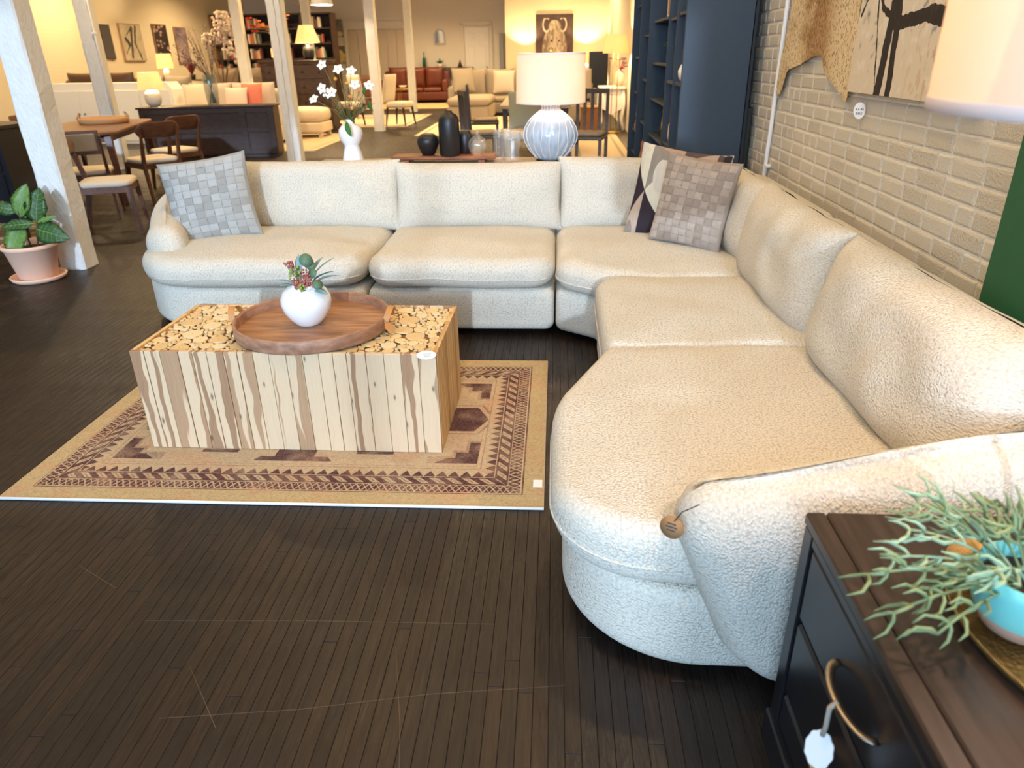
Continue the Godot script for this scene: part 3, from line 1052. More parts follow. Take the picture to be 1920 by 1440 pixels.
# ------------------------------------------------------------------ sofa
func build_sofa() -> void:
	var t := thing("sectional_sofa", "large cream boucle sectional sofa turning the corner along the brick wall", "sofa", Vector3(-0.4, 0, -3.4))
	var lines := {
		"end_far": [[-2.50, -3.75, 0.6], [-1.052, -3.75, 0.05], [-1.052, -4.84, 0.05], [-2.50, -4.84, 0.14]],
		"mid_far": [[-1.044, -3.75, 0.05], [0.0, -3.75, 0.05], [0.0, -4.84, 0.05], [-1.044, -4.84, 0.05]],
		"corner": [[0.008, -3.755, 0.06], [0.225, -3.60, 0.1], [0.225, -3.452, 0.04], [1.31, -3.452, 0.05], [1.31, -4.84, 0.3], [0.008, -4.84, 0.05]],
		"mid_right": [[0.22, -3.444, 0.05], [0.215, -2.532, 0.06], [1.31, -2.532, 0.05], [1.31, -3.444, 0.05]],
		"end_right": [[0.21, -2.524, 0.06], [0.03, -2.05, 0.55], [0.03, -1.335, 0.36], [1.31, -1.335, 0.1], [1.31, -2.524, 0.05]],
	}
	for k in lines:
		var s := mb()
		cushion(s, filleted(lines[k]), 0.035, 0.275, 0.035, 0.0)
		part("base", s, M.boucle, t, true)
	var seats := [
		[[[-2.50, -3.70, 0.62], [-1.05, -3.70, 0.17], [-1.05, -4.68, 0.105], [-2.42, -4.68, 0.105]], 0.0],
		[[[-1.046, -3.70, 0.17], [0.004, -3.70, 0.17], [0.004, -4.68, 0.105], [-1.046, -4.68, 0.105]], 0.0],
		[[[0.008, -3.71, 0.19], [0.235, -3.50, 0.20], [0.40, -3.40, 0.3], [1.14, -3.42, 0.105], [1.14, -4.68, 0.105], [0.008, -4.68, 0.105]], 0.0],
		[[[0.195, -3.445, 0.16], [0.19, -2.505, 0.06], [1.14, -2.505, 0.06], [1.14, -3.445, 0.06]], 0.0],
		[[[0.19, -2.525, 0.06], [-0.005, -2.04, 0.5], [-0.005, -1.36, 0.36], [0.5, -1.33, 0.12], [1.14, -1.40, 0.06], [1.14, -2.525, 0.06]], 0.0],
	]
	var f := noise(1.9, 61, FastNoiseLite.TYPE_SIMPLEX_SMOOTH, 2)
	var soft := func(v: Vector3) -> Vector3:
		return v + Vector3(0, 1, 0) * f.get_noise_3d(v.x, v.y * 2.0, v.z) * 0.014
	for k in seats.size():
		var s := mb()
		cushion(s, filleted(seats[k][0]), 0.278, 0.455 if k < 3 else 0.452, 0.10 if k < 3 else 0.055, 0.030 if k < 3 else 0.016, soft, 7)
		part("seat_cushion", s, M.boucle, t, true)
		# the seam round the front of the cushion
		var pts := []
		var line := filleted(seats[k][0], 0.03)
		var run := PackedVector2Array()
		for p in line:
			var front: bool = p.y > -3.80 if k < 2 else (p.x < 0.3 if k > 2 else (p.y > -3.9 and p.x < 0.21))
			if front: run.append(p)
		if run.size() > 4:
			var cut := 0
			for i in run.size() - 1:
				if run[i].distance_to(run[i + 1]) > 0.3: cut = i + 1
			for i in run.size():
				var p := run[(i + cut) % run.size()]
				pts.append(soft.call(Vector3(p.x, 0.345, p.y)))
			var sm := mb()
			tube(sm, pts, 0.0042, 6)
			part("seam", sm, M.boucle, t, true)
	# backs, one for each module, and the two arms
	var backs := [
		[[[-2.50, -4.70, 0.05], [-1.052, -4.70, 0.04], [-1.052, -4.87, 0.06], [-2.54, -4.87, 0.12]], 0.69],
		[[[-1.044, -4.70, 0.04], [0.0, -4.70, 0.04], [0.0, -4.87, 0.06], [-1.044, -4.87, 0.06]], 0.69],
		[[[0.008, -4.70, 0.04], [1.14, -4.70, 0.05], [1.14, -3.452, 0.04], [1.34, -3.452, 0.07], [1.34, -4.87, 0.3], [0.008, -4.87, 0.06]], 0.735],
		[[[1.14, -3.444, 0.04], [1.14, -2.532, 0.04], [1.34, -2.532, 0.08], [1.34, -3.444, 0.08]], 0.735],
		[[[1.14, -2.524, 0.04], [1.14, -1.47, 0.05], [1.34, -1.30, 0.12], [1.34, -2.524, 0.08]], 0.735],
	]
	for b in backs:
		var s := mb()
		cushion(s, filleted(b[0]), 0.035, b[1], 0.038, 0.02)
		part("back", s, M.boucle, t, true)
	var s := mb()
	cushion(s, filleted([[-2.545, -3.88, 0.11], [-2.30, -3.88, 0.11], [-2.30, -4.85, 0.11], [-2.545, -4.85, 0.11]]), 0.036, 0.61, 0.105, 0.015, func(v: Vector3) -> Vector3:
		var back := smoothstep(-3.85, -4.8, v.z)
		var up := v.y / 0.6
		v.x += 0.17 * (1.0 - smoothstep(-3.88, -4.45, v.z))
		v.z -= 0.22 * (1.0 - up) * (1.0 - up) * (1.0 - smoothstep(-3.95, -4.5, v.z))
		v.y += up * up * (0.12 * back - 0.03 * (1.0 - back))
		return v, 7)
	part("arm", s, M.boucle, t, true)
	s = mb()
	cushion(s, filleted([[0.27, -1.245, 0.105], [1.34, -1.245, 0.12], [1.34, -1.465, 0.105], [0.27, -1.465, 0.105]]), 0.036, 0.585, 0.10, 0.015, func(v: Vector3) -> Vector3:
		var back := smoothstep(0.3, 1.1, v.x)
		var up := v.y / 0.585
		v.x += 0.25 * (1.0 - up) * (1.0 - up) * (1.0 - smoothstep(0.27, 0.9, v.x))
		v.y += up * up * 0.125 * back
		return v, 7)
	part("arm", s, M.boucle, t, true)
	# loose back cushions
	var lean := -0.2
	for q in [
		[Vector3(-1.545, 0.642, -4.585), 0.02, 1.12, 0.44, 0.26, 1], [Vector3(-0.49, 0.632, -4.585), 0.0, 1.07, 0.42, 0.26, 2], [Vector3(0.555, 0.638, -4.60), -0.03, 1.08, 0.45, 0.26, 3],
		[Vector3(1.03, 0.63, -4.02), -PI / 2 + 0.03, 0.78, 0.43, 0.25, 4], [Vector3(1.03, 0.63, -3.13), -PI / 2, 1.12, 0.45, 0.27, 5], [Vector3(1.04, 0.63, -2.01), -PI / 2 + 0.02, 1.12, 0.46, 0.29, 6],
	]:
		s = mb()
		pillow(s, q[2], q[3], q[4], 4.2, 0.035, spun(Vector3.ZERO, q[1], lean), 34, 0.03, q[5])
		var o := part("back_cushion", s, M.boucle, t)
		o.position = q[0] - t.position
	# feet
	for p in [[-2.0, -4.0], [-2.2, -4.6], [-1.2, -4.0], [-0.9, -4.0], [-0.1, -4.0], [0.2, -4.6], [0.5, -3.3], [0.5, -2.7], [0.4, -2.3], [0.5, -1.6], [1.1, -1.6], [1.1, -4.6]]:
		s = mb()
		lathe(s, [Vector2(0.0, 0.0), Vector2(0.025, 0.0), Vector2(0.028, 0.04), Vector2(0.0, 0.04)], 12, Transform3D(Basis.IDENTITY, Vector3(p[0], 0, p[1])))
		part("foot", s, M.black_metal, t, true)
	# price tag tied to the near arm
	t = thing("hang_tag", "round brown kraft paper tag on a cord, hanging from the near sofa arm", "price tag", Vector3(0.262, 0.50, -1.30))
	s = mb(); lathe(s, [Vector2(0.0, -0.0008), Vector2(0.027, -0.0008), Vector2(0.027, 0.0008), Vector2(0.0, 0.0008)], 24, spun(Vector3.ZERO, -0.5, PI / 2 - 0.15))
	part("disc", s, M.kraft, t)
	s = mb(); tube(s, [Vector3(0.003, 0.024, 0.01), Vector3(0.016, 0.052, 0.016), Vector3(0.05, 0.075, 0.02)], 0.0014, 5)
	part("cord", s, M.ink, t)
	for k in 3:
		s = mb(); bx(s, Vector3(0, 0.009 - k * 0.008, 0), Vector3(0.026 - absi(k - 1) * 0.006, 0.0024, 0.0022), 0.0, spun(Vector3(-0.0006, 0, 0.0008), -0.5, -0.15))
		part("print_line", s, M.ink, t)
	build_throw_pillows()

func woven_pillow(label: String, at: Transform3D, tones: Array, w: float, h: float) -> void:
	var t := thing("throw_pillow", label, "pillow", at.origin, 0.0, "")
	t.basis = at.basis
	var s := mb()
	pillow(s, w, h, 0.15, 2.4, 0.06, Transform3D.IDENTITY, 22)
	part("cover", s, tones[0], t)
	var nx := 9
	var ny := 11
	for i in nx:
		for j in ny:
			s = mb()
			s.set_smooth_group(0)
			var over := (i + j) % 2 == 0
			var g := []
			for b in 4:
				var row := []
				for a in 4:
					var fu := (a / 3.0 - 0.5) * 0.95 + 0.5
					var fv := (b / 3.0 - 0.5) * 0.95 + 0.5
					var u := -0.94 + 1.88 * (i + fu) / nx
					var v := -0.94 + 1.88 * (j + fv) / ny
					var p := pillow_at(u, v, w, h, 0.15, 2.4, 0.06)
					var rise := 0.0045 * sin(PI * (fu if over else fv)) + 0.0006
					row.append(p + Vector3(0, 0, rise))
				g.append(row)
			for b in 3:
				for a in 3: quad(s, g[b][a], g[b][a + 1], g[b + 1][a + 1], g[b + 1][a])
			part("weave_patch", s, tones[1 + rng.randi() % 3], t)

func build_throw_pillows() -> void:
	var fab := func(c: Color) -> StandardMaterial3D: return tri_map(mat(c, 0.95, 0.0, 0.15), null, T.weave_n, Vector3.ONE * 7.0, 0.4)
	woven_pillow("grey basket-weave throw pillow leaning against the far left sofa arm", spun(Vector3(-2.065, 0.685, -4.22), 0.16, -0.26, 0.13), [fab.call(rgb(150, 148, 142)), fab.call(rgb(172, 171, 165)), fab.call(rgb(164, 163, 157)), fab.call(rgb(152, 149, 142))], 0.52, 0.50)
	woven_pillow("taupe basket-weave throw pillow in front of the geometric pillow in the sofa corner", spun(Vector3(0.745, 0.705, -3.93), -0.55, -0.22, -0.10), [fab.call(rgb(158, 144, 132)), fab.call(rgb(178, 164, 150)), fab.call(rgb(170, 155, 142)), fab.call(rgb(156, 141, 128))], 0.42, 0.48)
	var s := mb()
	pillow(s, 0.52, 0.52, 0.15, 2.4, 0.06, Transform3D.IDENTITY, 24)
	var m: StandardMaterial3D = tri_map(mat(Color(1, 1, 1), 0.95, 0.0, 0.15), null, null, Vector3.ONE)
	m.uv1_triplanar = false
	m.albedo_texture = painting("geometric", 320, 320)
	var o := single("throw_pillow", s, m, "throw pillow printed with cream, grey and black geometric shapes, behind the taupe one", "pillow", Vector3(0.69, 0.70, -4.17))
	o.basis = spun(Vector3.ZERO, -0.38, -0.22, -0.12).basis

# ------------------------------------------------------------------ coffee table and what stands on it
func build_coffee_table() -> void:
	var s: SurfaceTool
	# rug
	var r := thing("area_rug", "tan and plum patterned area rug with a pale edge under the coffee table", "rug", Vector3(-1.03, 0, -2.727))
	s = mb()
	bx(s, Vector3(0, 0.004, 0), Vector3(2.0, 0.008, 1.312), 0.001)
	part("backing", s, M.rug_edge, r)
	s = mb()
	s.set_smooth_group(-1)
	quad(s, Vector3(-0.999, 0.0086, 0.655), Vector3(0.999, 0.0086, 0.655), Vector3(0.999, 0.0086, -0.655), Vector3(-0.999, 0.0086, -0.655))
	part("pile", s, M.rug, r)
	s = mb(); tube(s, [Vector3(-1.0, 0.006, 0.657), Vector3(0, 0.006, 0.658), Vector3(1.0, 0.006, 0.657)], 0.0058, 8)
	part("binding", s, M.matte_white, r, false, "white bound edge")
	s = mb(); bx(s, Vector3(0.975, 0.0102, 0.505), Vector3(0.034, 0.0012, 0.05), 0.0)
	part("maker_label", s, M.paper, r, false, "small white sewn label")
	# table
	var t := thing("coffee_table", "block coffee table of pale teak boards with a top of round log slices", "coffee table", Vector3(-1.036, 0.0098, -2.727), -0.012)
	var W := 1.198
	var D := 0.575
	var H := 0.425
	s = mb()
	bx(s, Vector3(0, H / 2 - 0.006, 0), Vector3(W - 0.035, H - 0.02, D - 0.035), 0.0)
	part("core", s, M.bark, t)
	var cuts := [245, 273, 303, 338, 365, 392, 424, 450, 479, 509, 541, 571, 602, 628, 653, 689, 722, 753, 785, 818]
	var kind := [2, 5, 4, 0, 5, 2, 4, 1, 3, 3, 4, 3, 0, 3, 5, 3, 3, 2, 1]
	for sd in [1.0, -1.0]:
		for k in cuts.size() - 1:
			var a: float = ((cuts[k] - 245.0) / 573.0 - 0.5) * W
			var b: float = ((cuts[k + 1] - 245.0) / 573.0 - 0.5) * W
			s = mb()
			bx(s, Vector3((a + b) / 2 * sd, H / 2, sd * (D / 2 - 0.009 - rng.randf() * 0.0015)), Vector3(b - a - 0.0016, H, 0.018), 0.0015, Transform3D.IDENTITY, Vector2(-minf(a * sd, b * sd) + rng.randf() * 0.17, rng.randf() * 0.19))
			part("board", s, M["board%d" % kind[k]], t)
	for sd in [1.0, -1.0]:
		for k in 9:
			var z0 := -D / 2 + 0.02 + k * (D - 0.04) / 9
			s = mb()
			bx(s, Vector3(sd * (W / 2 - 0.009), H / 2, z0 + (D - 0.04) / 18), Vector3(0.018, H, (D - 0.04) / 9 - 0.0014), 0.0015, Transform3D.IDENTITY, Vector2(-z0 + rng.randf() * 0.17, rng.randf() * 0.19))
			part("board", s, M["side_board%d" % (k % 2)], t)
	# slices of logs
	var shapes := []
	for k in 3:
		s = mb()
		var rr := RandomNumberGenerator.new()
		rr.seed = 400 + k
		var ph := rr.randf() * 6.0
		s.set_smooth_group(-1)
		var n := 14
		for j in n:
			var p := []
			for q in [j, j + 1]:
				var a: float = TAU * q / n
				var w: float = 1.0 + 0.06 * sin(2 * a + ph) + 0.035 * sin(3 * a + ph * 2)
				p.append(Vector2(cos(a), sin(a)) * w)
			tri(s, Vector3(0, 0.0062, 0), Vector3(p[1].x * 0.975, 0.006, p[1].y * 0.975), Vector3(p[0].x * 0.975, 0.006, p[0].y * 0.975), Vector2(0.5, 0.5), Vector2(0.5, 0.5) + p[1] * 0.45, Vector2(0.5, 0.5) + p[0] * 0.45)
			quad(s, Vector3(p[1].x, 0.0, p[1].y), Vector3(p[0].x, 0.0, p[0].y), Vector3(p[0].x * 0.975, 0.006, p[0].y * 0.975), Vector3(p[1].x * 0.975, 0.006, p[1].y * 0.975), Vector2(0.5, 0.95), Vector2(0.5, 0.95), Vector2(0.5, 0.93), Vector2(0.5, 0.93))
		s.generate_normals()
		shapes.append(s.commit())
	var put := []
	for tier in [[0.036, 0.046, 40], [0.026, 0.034, 200], [0.018, 0.024, 600], [0.006, 0.015, 7000]]:
		for k in tier[2]:
			var p := Vector2(rng.randf_range(-1, 1) * (W / 2 - 0.02), rng.randf_range(-1, 1) * (D / 2 - 0.02))
			var rad := minf(rng.randf_range(tier[0], tier[1]), minf(W / 2 - 0.015 - absf(p.x), D / 2 - 0.015 - absf(p.y)))
			for q in put:
				rad = minf(rad, p.distance_to(q[0]) - q[1] * 0.95)
				if rad < tier[0]: break
			if rad >= tier[0]: put.append([p, rad, rng.randf_range(0.88, 1.0)])
	var shown := []
	for q in put:
		var under: bool = (q[0] - Vector2(0.04, 0.007)).length() < 0.30
		shown.append([q[1] - (1.0 if under else 0.0), q])
	shown.sort_custom(func(a, b): return a[0] > b[0])
	var small := [mb(), mb(), mb()]
	for k in shown.size():
		var q: Array = shown[k][1]
		var xf := Transform3D(Basis(Vector3.UP, rng.randf() * TAU).scaled_local(Vector3(q[1], 1.0, q[1] * q[2])), Vector3(q[0].x, H - 0.012 + rng.randf() * 0.001, q[0].y))
		var mi := rng.randi() % 3
		if k < 296:
			var o := part("log_slice", shapes[rng.randi() % 3], M["slice%d" % mi], t)
			o.transform = xf
		else:
			small[mi].append_from(shapes[rng.randi() % 3], 0, xf)
	for k in 3:
		var o := MeshInstance3D.new()
		o.name = "small_log_slices"
		small[k].set_material(M["slice%d" % k])
		o.mesh = small[k].commit()
		o.set_meta("kind", "stuff")
		t.add_child(o, true)
	# scalloped price tag on the corner
	var tagp := PackedVector2Array()
	for k in 64:
		var a := TAU * k / 64
		tagp.append(Vector2(cos(a) * 0.036, sin(a) * 0.021) * (1.0 + 0.04 * cos(a * 12)))
	var tg := thing("price_tag", "scalloped white paper price tag at the right front corner of the coffee table", "price tag", Vector3(-0.475, 0.434, -2.428))
	s = mb()
	slab(s, tagp, 0.0012, spun(Vector3(0, 0.001, 0), 0.1, -1.12))
	part("card", s, M.paper, tg)
	for k in 2:
		s = mb()
		bx(s, Vector3(0.002, 0.004 - k * 0.009, 0.0008), Vector3(0.03 - k * 0.008, 0.0016, 0.0005), 0.0, spun(Vector3(0, 0.001, 0), 0.1, -1.12))
		part("handwriting", s, M.ink, tg)
	# tray
	var ty := 0.0098 + H + 0.0008
	var tr := thing("serving_tray", "round brown wooden serving tray with leather handles on the coffee table", "tray", Vector3(-0.995, ty, -2.722))
	for k in 6:
		var z0 := -0.3 + k * 0.1
		var poly := PackedVector2Array()
		for j in 13:
			var zz := z0 + 0.0985 * j / 12
			poly.append(Vector2(sqrt(maxf(0.0004, 0.302 * 0.302 - zz * zz)), zz))
		for j in 13:
			var zz := z0 + 0.0985 * (12 - j) / 12
			poly.append(Vector2(-sqrt(maxf(0.0004, 0.302 * 0.302 - zz * zz)), zz))
		s = mb()
		slab(s, poly, 0.010, Transform3D(Basis(Vector3.RIGHT, Vector3.BACK, Vector3.DOWN), Vector3(0, 0.011, 0)))
		part("tray_board", s, M.tray, tr)
	s = mb()
	lathe(s, [Vector2(0.298, 0.004), Vector2(0.308, 0.0), Vector2(0.313, 0.006), Vector2(0.315, 0.05), Vector2(0.311, 0.056), Vector2(0.305, 0.056), Vector2(0.301, 0.05), Vector2(0.299, 0.006)], 80)
	part("rim", s, M.tray_rim, tr)
	for sd in [-1.0, 1.0]:
		s = mb()
		var pts := []
		for j in 17:
			var a := PI * j / 16
			pts.append(Vector3(sd * (0.314 + 0.016 * sin(a)), 0.036 + 0.052 * sin(a), -0.05 * cos(a)))
		var rows := []
		for j in 17:
			var p: Vector3 = pts[j]
			var up := Vector3(0, cos(PI * j / 16 - PI / 2), -sin(PI * (j / 16.0 - 0.5)) * -1.0).normalized()
			var w := Vector3(sd * 0.013, 0, 0)
			rows.append(PackedVector3Array([p - w - up * 0.0015, p + w - up * 0.0015, p + w + up * 0.0015, p - w + up * 0.0015]))
		skin(s, rows, true, -1)
		part("handle", s, M.strap, tr)
	s = mb()
	slab(s, PackedVector2Array([Vector2(-0.018, 0.0), Vector2(-0.004, 0.022), Vector2(0.018, 0.016), Vector2(0.02, -0.022), Vector2(-0.008, -0.03)]), 0.0015, spun(Vector3(0.331, 0.028, 0.075), 0.9, -0.75))
	part("leather_tag", s, M.strap, tr)
	# vase and its bouquet
	var vy := ty + 0.0165
	s = mb()
	lathe(s, [Vector2(0.0, 0.0), Vector2(0.046, 0.0), Vector2(0.054, 0.006), Vector2(0.078, 0.034), Vector2(0.095, 0.064), Vector2(0.102, 0.092), Vector2(0.099, 0.116), Vector2(0.086, 0.140), Vector2(0.066, 0.156), Vector2(0.050, 0.163), Vector2(0.047, 0.170), Vector2(0.044, 0.1705), Vector2(0.042, 0.162), Vector2(0.056, 0.150), Vector2(0.07, 0.12), Vector2(0.06, 0.03), Vector2(0.0, 0.02)], 48)
	single("round_vase", s, M.glaze, "round glossy white vase standing on the wooden tray", "vase", Vector3(-1.013, vy, -2.722))
	var b := thing("eucalyptus_bouquet", "small bouquet of eucalyptus and rust-coloured buds in the round white vase", "bouquet", Vector3(-1.013, vy + 0.15, -2.722))
	var o3 := Vector3(-1.013, vy + 0.15, -2.722)
	for q in [[-1.107, 0.665, 0.02, "b", 0.02], [-1.075, 0.705, -0.03, "b", 0.024], [-1.03, 0.742, 0.01, "b", 0.028], [-0.90, 0.752, 0.0, "b", 0.014], [-0.885, 0.712, 0.03, "b", 0.026], [-0.865, 0.688, 0.0, "b", 0.024], [-1.09, 0.645, 0.05, "b", 0.016], [-1.105, 0.595, 0.03, "b", 0.02], [-0.90, 0.615, 0.07, "b", 0.022], [-0.95, 0.735, -0.03, "b", 0.02]]:
		var tip := Vector3(q[0], q[1], -2.722 + q[2]) - o3
		var st := Vector3(tip.x * 0.3, tip.y * 0.25, tip.z * 0.3)
		s = mb()
		leaf(s, (tip - st).length(), q[4] * 1.15, aim(st, tip - st, rng.randf_range(-0.6, 0.6)), 0.5, 0.3, 1.2)
		part("long_leaf", s, M.eucalyptus_b if rng.randf() < 0.55 else M.eucalyptus, b)
	for q in [[-0.978, 0.728, 0.035, 0.052], [-0.952, 0.678, 0.05, 0.042], [-0.935, 0.635, 0.06, 0.042], [-0.965, 0.70, 0.02, 0.036], [-0.993, 0.70, -0.03, 0.045]]:
		var c := Vector3(q[0], q[1], -2.722 + q[2]) - o3
		s = mb()
		lathe(s, [Vector2(0.0, -0.0008), Vector2(q[3] * 0.5, 0.002), Vector2(q[3] * 0.5, 0.003), Vector2(0.0, 0.0008)], 16, spun(c, rng.randf_range(-0.4, 0.4), 1.15 + rng.randf_range(-0.3, 0.2), rng.randf_range(-0.4, 0.4)))
		part("round_leaf", s, M.eucalyptus, b)
	for q in [[-1.035, 0.672, 0.03, 0.030, "bloom_lime"], [-0.985, 0.668, 0.04, 0.026, "bloom_red"], [-1.02, 0.637, 0.05, 0.024, "bloom_red"], [-0.965, 0.645, 0.06, 0.024, "bloom_red"], [-1.06, 0.70, 0.0, 0.02, "bloom_red"], [-1.0, 0.625, 0.06, 0.02, "bloom_lime"], [-0.99, 0.705, 0.0, 0.02, "bloom_red"]]:
		s = mb()
		var c := Vector3(q[0], q[1], -2.722 + q[2]) - o3
		for k in 26:
			var d: Vector3 = Vector3(rng.randfn(), rng.randfn(), rng.randfn()).normalized() * q[3] * rng.randf_range(0.5, 1.0)
			ball(s, c + d, Vector3.ONE * rng.randf_range(0.0035, 0.006), 6, 4)
		tube(s, [Vector3(c.x * 0.2, 0.0, c.z * 0.2), c], 0.0022, 5)
		part("bud_cluster", s, M[q[4]], b)

# ------------------------------------------------------------------ dresser, lamp, plants
func build_near_things() -> void:
	var s: SurfaceTool
	var t := thing("nightstand", "dark espresso nightstand with drawers beside the near sofa arm", "nightstand", Vector3(0.75, 0, -0.87))
	s = mb(); bx(s, Vector3(0.005, 0.335, 0), Vector3(0.46, 0.53, 0.60), 0.003)
	part("body", s, M.espresso, t)
	s = mb(); bx(s, Vector3(0.018, 0.612, 0), Vector3(0.464, 0.026, 0.64), 0.004)
	part("top", s, M.espresso_top, t)
	s = mb(); bx(s, Vector3(-0.2345, 0.612, 0), Vector3(0.037, 0.026, 0.64), 0.004)
	part("top_edge", s, M.espresso_top, t)
	for sd in [-1.0, 1.0]:
		s = mb(); bx(s, Vector3(-0.236, 0.34, sd * 0.297), Vector3(0.028, 0.515, 0.042), 0.003)
		part("stile", s, M.black_lacquer, t)
	s = mb(); bx(s, Vector3(-0.236, 0.586, 0), Vector3(0.026, 0.022, 0.55), 0.003)
	part("rail", s, M.black_lacquer, t)
	s = mb(); bx(s, Vector3(-0.01, 0.045, 0), Vector3(0.50, 0.09, 0.64), 0.004)
	part("plinth", s, M.black_lacquer, t)
	for q in [[0.485, 0.172], [0.292, 0.190], [0.142, 0.088]]:
		s = mb(); bx(s, Vector3(-0.236, q[0], 0), Vector3(0.022, q[1], 0.546), 0.006)
		var dr := part("drawer", s, M.black_lacquer, t)
		if q[1] < 0.1: continue
		s = mb()
		var pts := []
		for j in 15:
			var a := PI * j / 14
			pts.append(Vector3(-0.247 - 0.034 * sin(a), q[0] - 0.008, -0.08 * cos(a)))
		tube(s, pts, 0.0085, 8, 0.45)
		part("handle", s, M.pewter, dr)
	t = thing("paper_tag", "white paper tag on a grey cord hanging from the nightstand drawer handle", "price tag", Vector3(0.462, 0.40, -0.86))
	s = mb(); tube(s, [Vector3(0.006, 0.082, 0), Vector3(-0.006, 0.07, 0.002), Vector3(-0.006, 0.03, 0.004), Vector3(-0.008, 0.008, 0.004)], 0.0045, 6)
	part("cord", s, M.linen_grey, t)
	var poly := PackedVector2Array()
	for k in 48:
		var a := TAU * k / 48
		poly.append(Vector2(cos(a) * 0.024, sin(a) * 0.036) * (1.0 + 0.04 * cos(a * 10)))
	s = mb(); slab(s, poly, 0.0015, spun(Vector3(-0.008, -0.026, 0.004), -0.9, -0.25))
	part("card", s, M.paper, t)
	# dish, pot and trailing plant
	var top := 0.6255
	s = mb()
	var rows := []
	for q in [[0.0, 0.003], [0.5, 0.003], [0.86, 0.004], [0.95, 0.012], [1.0, 0.022], [1.02, 0.022], [0.98, 0.008], [0.88, 0.0], [0.5, 0.0], [0.0, 0.0]]:
		var row := PackedVector3Array()
		for j in 48:
			var a := TAU * j / 48
			row.append(Vector3(cos(a) * 0.145 * q[0], q[1], sin(a) * 0.215 * q[0]))
		rows.append(row)
	rows.reverse()
	skin(s, rows)
	single("brass_dish", s, M.hammered, "oval hammered brass dish on the nightstand", "dish", Vector3(0.778, top, -0.85), 0.1)
	var at := Vector3(0.722, top + 0.0055, -0.885)
	t = thing("turquoise_pot", "small turquoise glazed pot with a bare clay foot on the brass dish", "pot", at)
	s = mb()
	lathe(s, [Vector2(0.068, 0.034), Vector2(0.074, 0.05), Vector2(0.077, 0.085), Vector2(0.075, 0.106), Vector2(0.0715, 0.108), Vector2(0.069, 0.104), Vector2(0.068, 0.08)], 40)
	part("glazed_wall", s, mat(rgb(122, 204, 196), 0.3), t)
	s = mb()
	lathe(s, [Vector2(0.0, 0.0), Vector2(0.042, 0.0), Vector2(0.054, 0.008), Vector2(0.0685, 0.036), Vector2(0.066, 0.04)], 40)
	part("clay_foot", s, mat(rgb(176, 142, 120), 0.8), t)
	s = mb()
	lathe(s, [Vector2(0.069, 0.08), Vector2(0.05, 0.085), Vector2(0.0, 0.088)], 24)
	part("soil", s, M.soil, t)
	var pl := thing("trailing_succulent", "grey-green trailing succulent with curved needle leaves in the turquoise pot", "plant", at + Vector3(0, 0.085, 0))
	var tips := [[0.473, 0.735, -0.871], [0.50, 0.70, -0.83], [0.55, 0.775, -0.93], [0.575, 0.80, -0.965], [0.52, 0.745, -0.90], [0.60, 0.80, -0.99], [0.64, 0.815, -0.93], [0.56, 0.72, -0.86], [0.60, 0.76, -1.0], [0.66, 0.82, -0.88], [0.70, 0.80, -0.98], [0.55, 0.69, -0.80], [0.76, 0.82, -0.95], [0.80, 0.78, -0.88], [0.78, 0.79, -0.80], [0.63, 0.77, -0.84]]
	for q in tips:
		var tip := Vector3(q[0], q[1], q[2]) - pl.position
		var p0 := Vector3(tip.x * 0.12, 0.0, tip.z * 0.12)
		var mid := (p0 + tip) * 0.5 + Vector3(0, 0.035, 0)
		var pts := []
		for j in 9:
			var f := j / 8.0
			pts.append(p0.lerp(mid, f).lerp(mid.lerp(tip, f), f))
		s = mb()
		tube(s, pts, 0.0022, 5)
		for j in range(3, 9):
			for sd in [-1.0, 1.0]:
				var d: Vector3 = (pts[mini(j + 1, 8)] - pts[j - 1]).normalized()
				var x := d.cross(Vector3.UP).normalized()
				var up := x.cross(d)
				var a := rng.randf() * TAU
				var out: Vector3 = (x * cos(a) + up * sin(a)) * sd
				var l := rng.randf_range(0.022, 0.04)
				var base: Vector3 = pts[j]
				tube(s, [base, base + (d * 0.25 + out * 0.75) * l * 0.45, base + (d * 0.7 + out * 0.95) * l * 0.8, base + (d * 1.15 + out * 0.8) * l], [0.0022, 0.003, 0.0026, 0.0008], 6)
		part("frond", s, M.sage if rng.randf() < 0.6 else M.sage_b, pl)
	t = thing("jute_ball", "rough golden jute ball in the brass dish behind the fronds", "ornament", Vector3(0.700, top + 0.006, -0.998))
	s = mb()
	ball(s, Vector3(0, 0.036, 0), Vector3(0.036, 0.036, 0.036), 20, 14)
	part("ball", s, tri_map(mat(rgb(190, 152, 92), 0.9), null, T.rough_n, Vector3.ONE * 14.0, 1.5), t)
	# lamp over the nightstand, its shade in the top right corner
	t = thing("arched_lamp", "lamp with a large blush drum shade in the top right corner", "lamp", Vector3(0.93, top, -1.02))
	s = mb(); lathe(s, [Vector2(0.0, 0.0), Vector2(0.055, 0.0), Vector2(0.055, 0.014), Vector2(0.012, 0.022), Vector2(0.0, 0.022)], 28)
	part("base", s, M.brass, t)
	var c := Vector3(0.775, 1.378, -0.90) - t.position
	s = mb(); tube(s, [Vector3(0, 0.015, 0), Vector3(0, 0.5, 0), Vector3(0, 0.72, 0), Vector3(-0.02, 0.80, 0.015), Vector3(c.x, 0.86, c.z), Vector3(c.x, 0.88, c.z)], 0.008, 10)
	part("stem", s, M.brass, t)
	s = mb(); lathe(s, [Vector2(0.318, 0.0), Vector2(0.318, 0.44), Vector2(0.3165, 0.44), Vector2(0.3165, 0.0)], 72, Transform3D(Basis.IDENTITY, c))
	var sh := part("shade", s, M.shade_on, t)
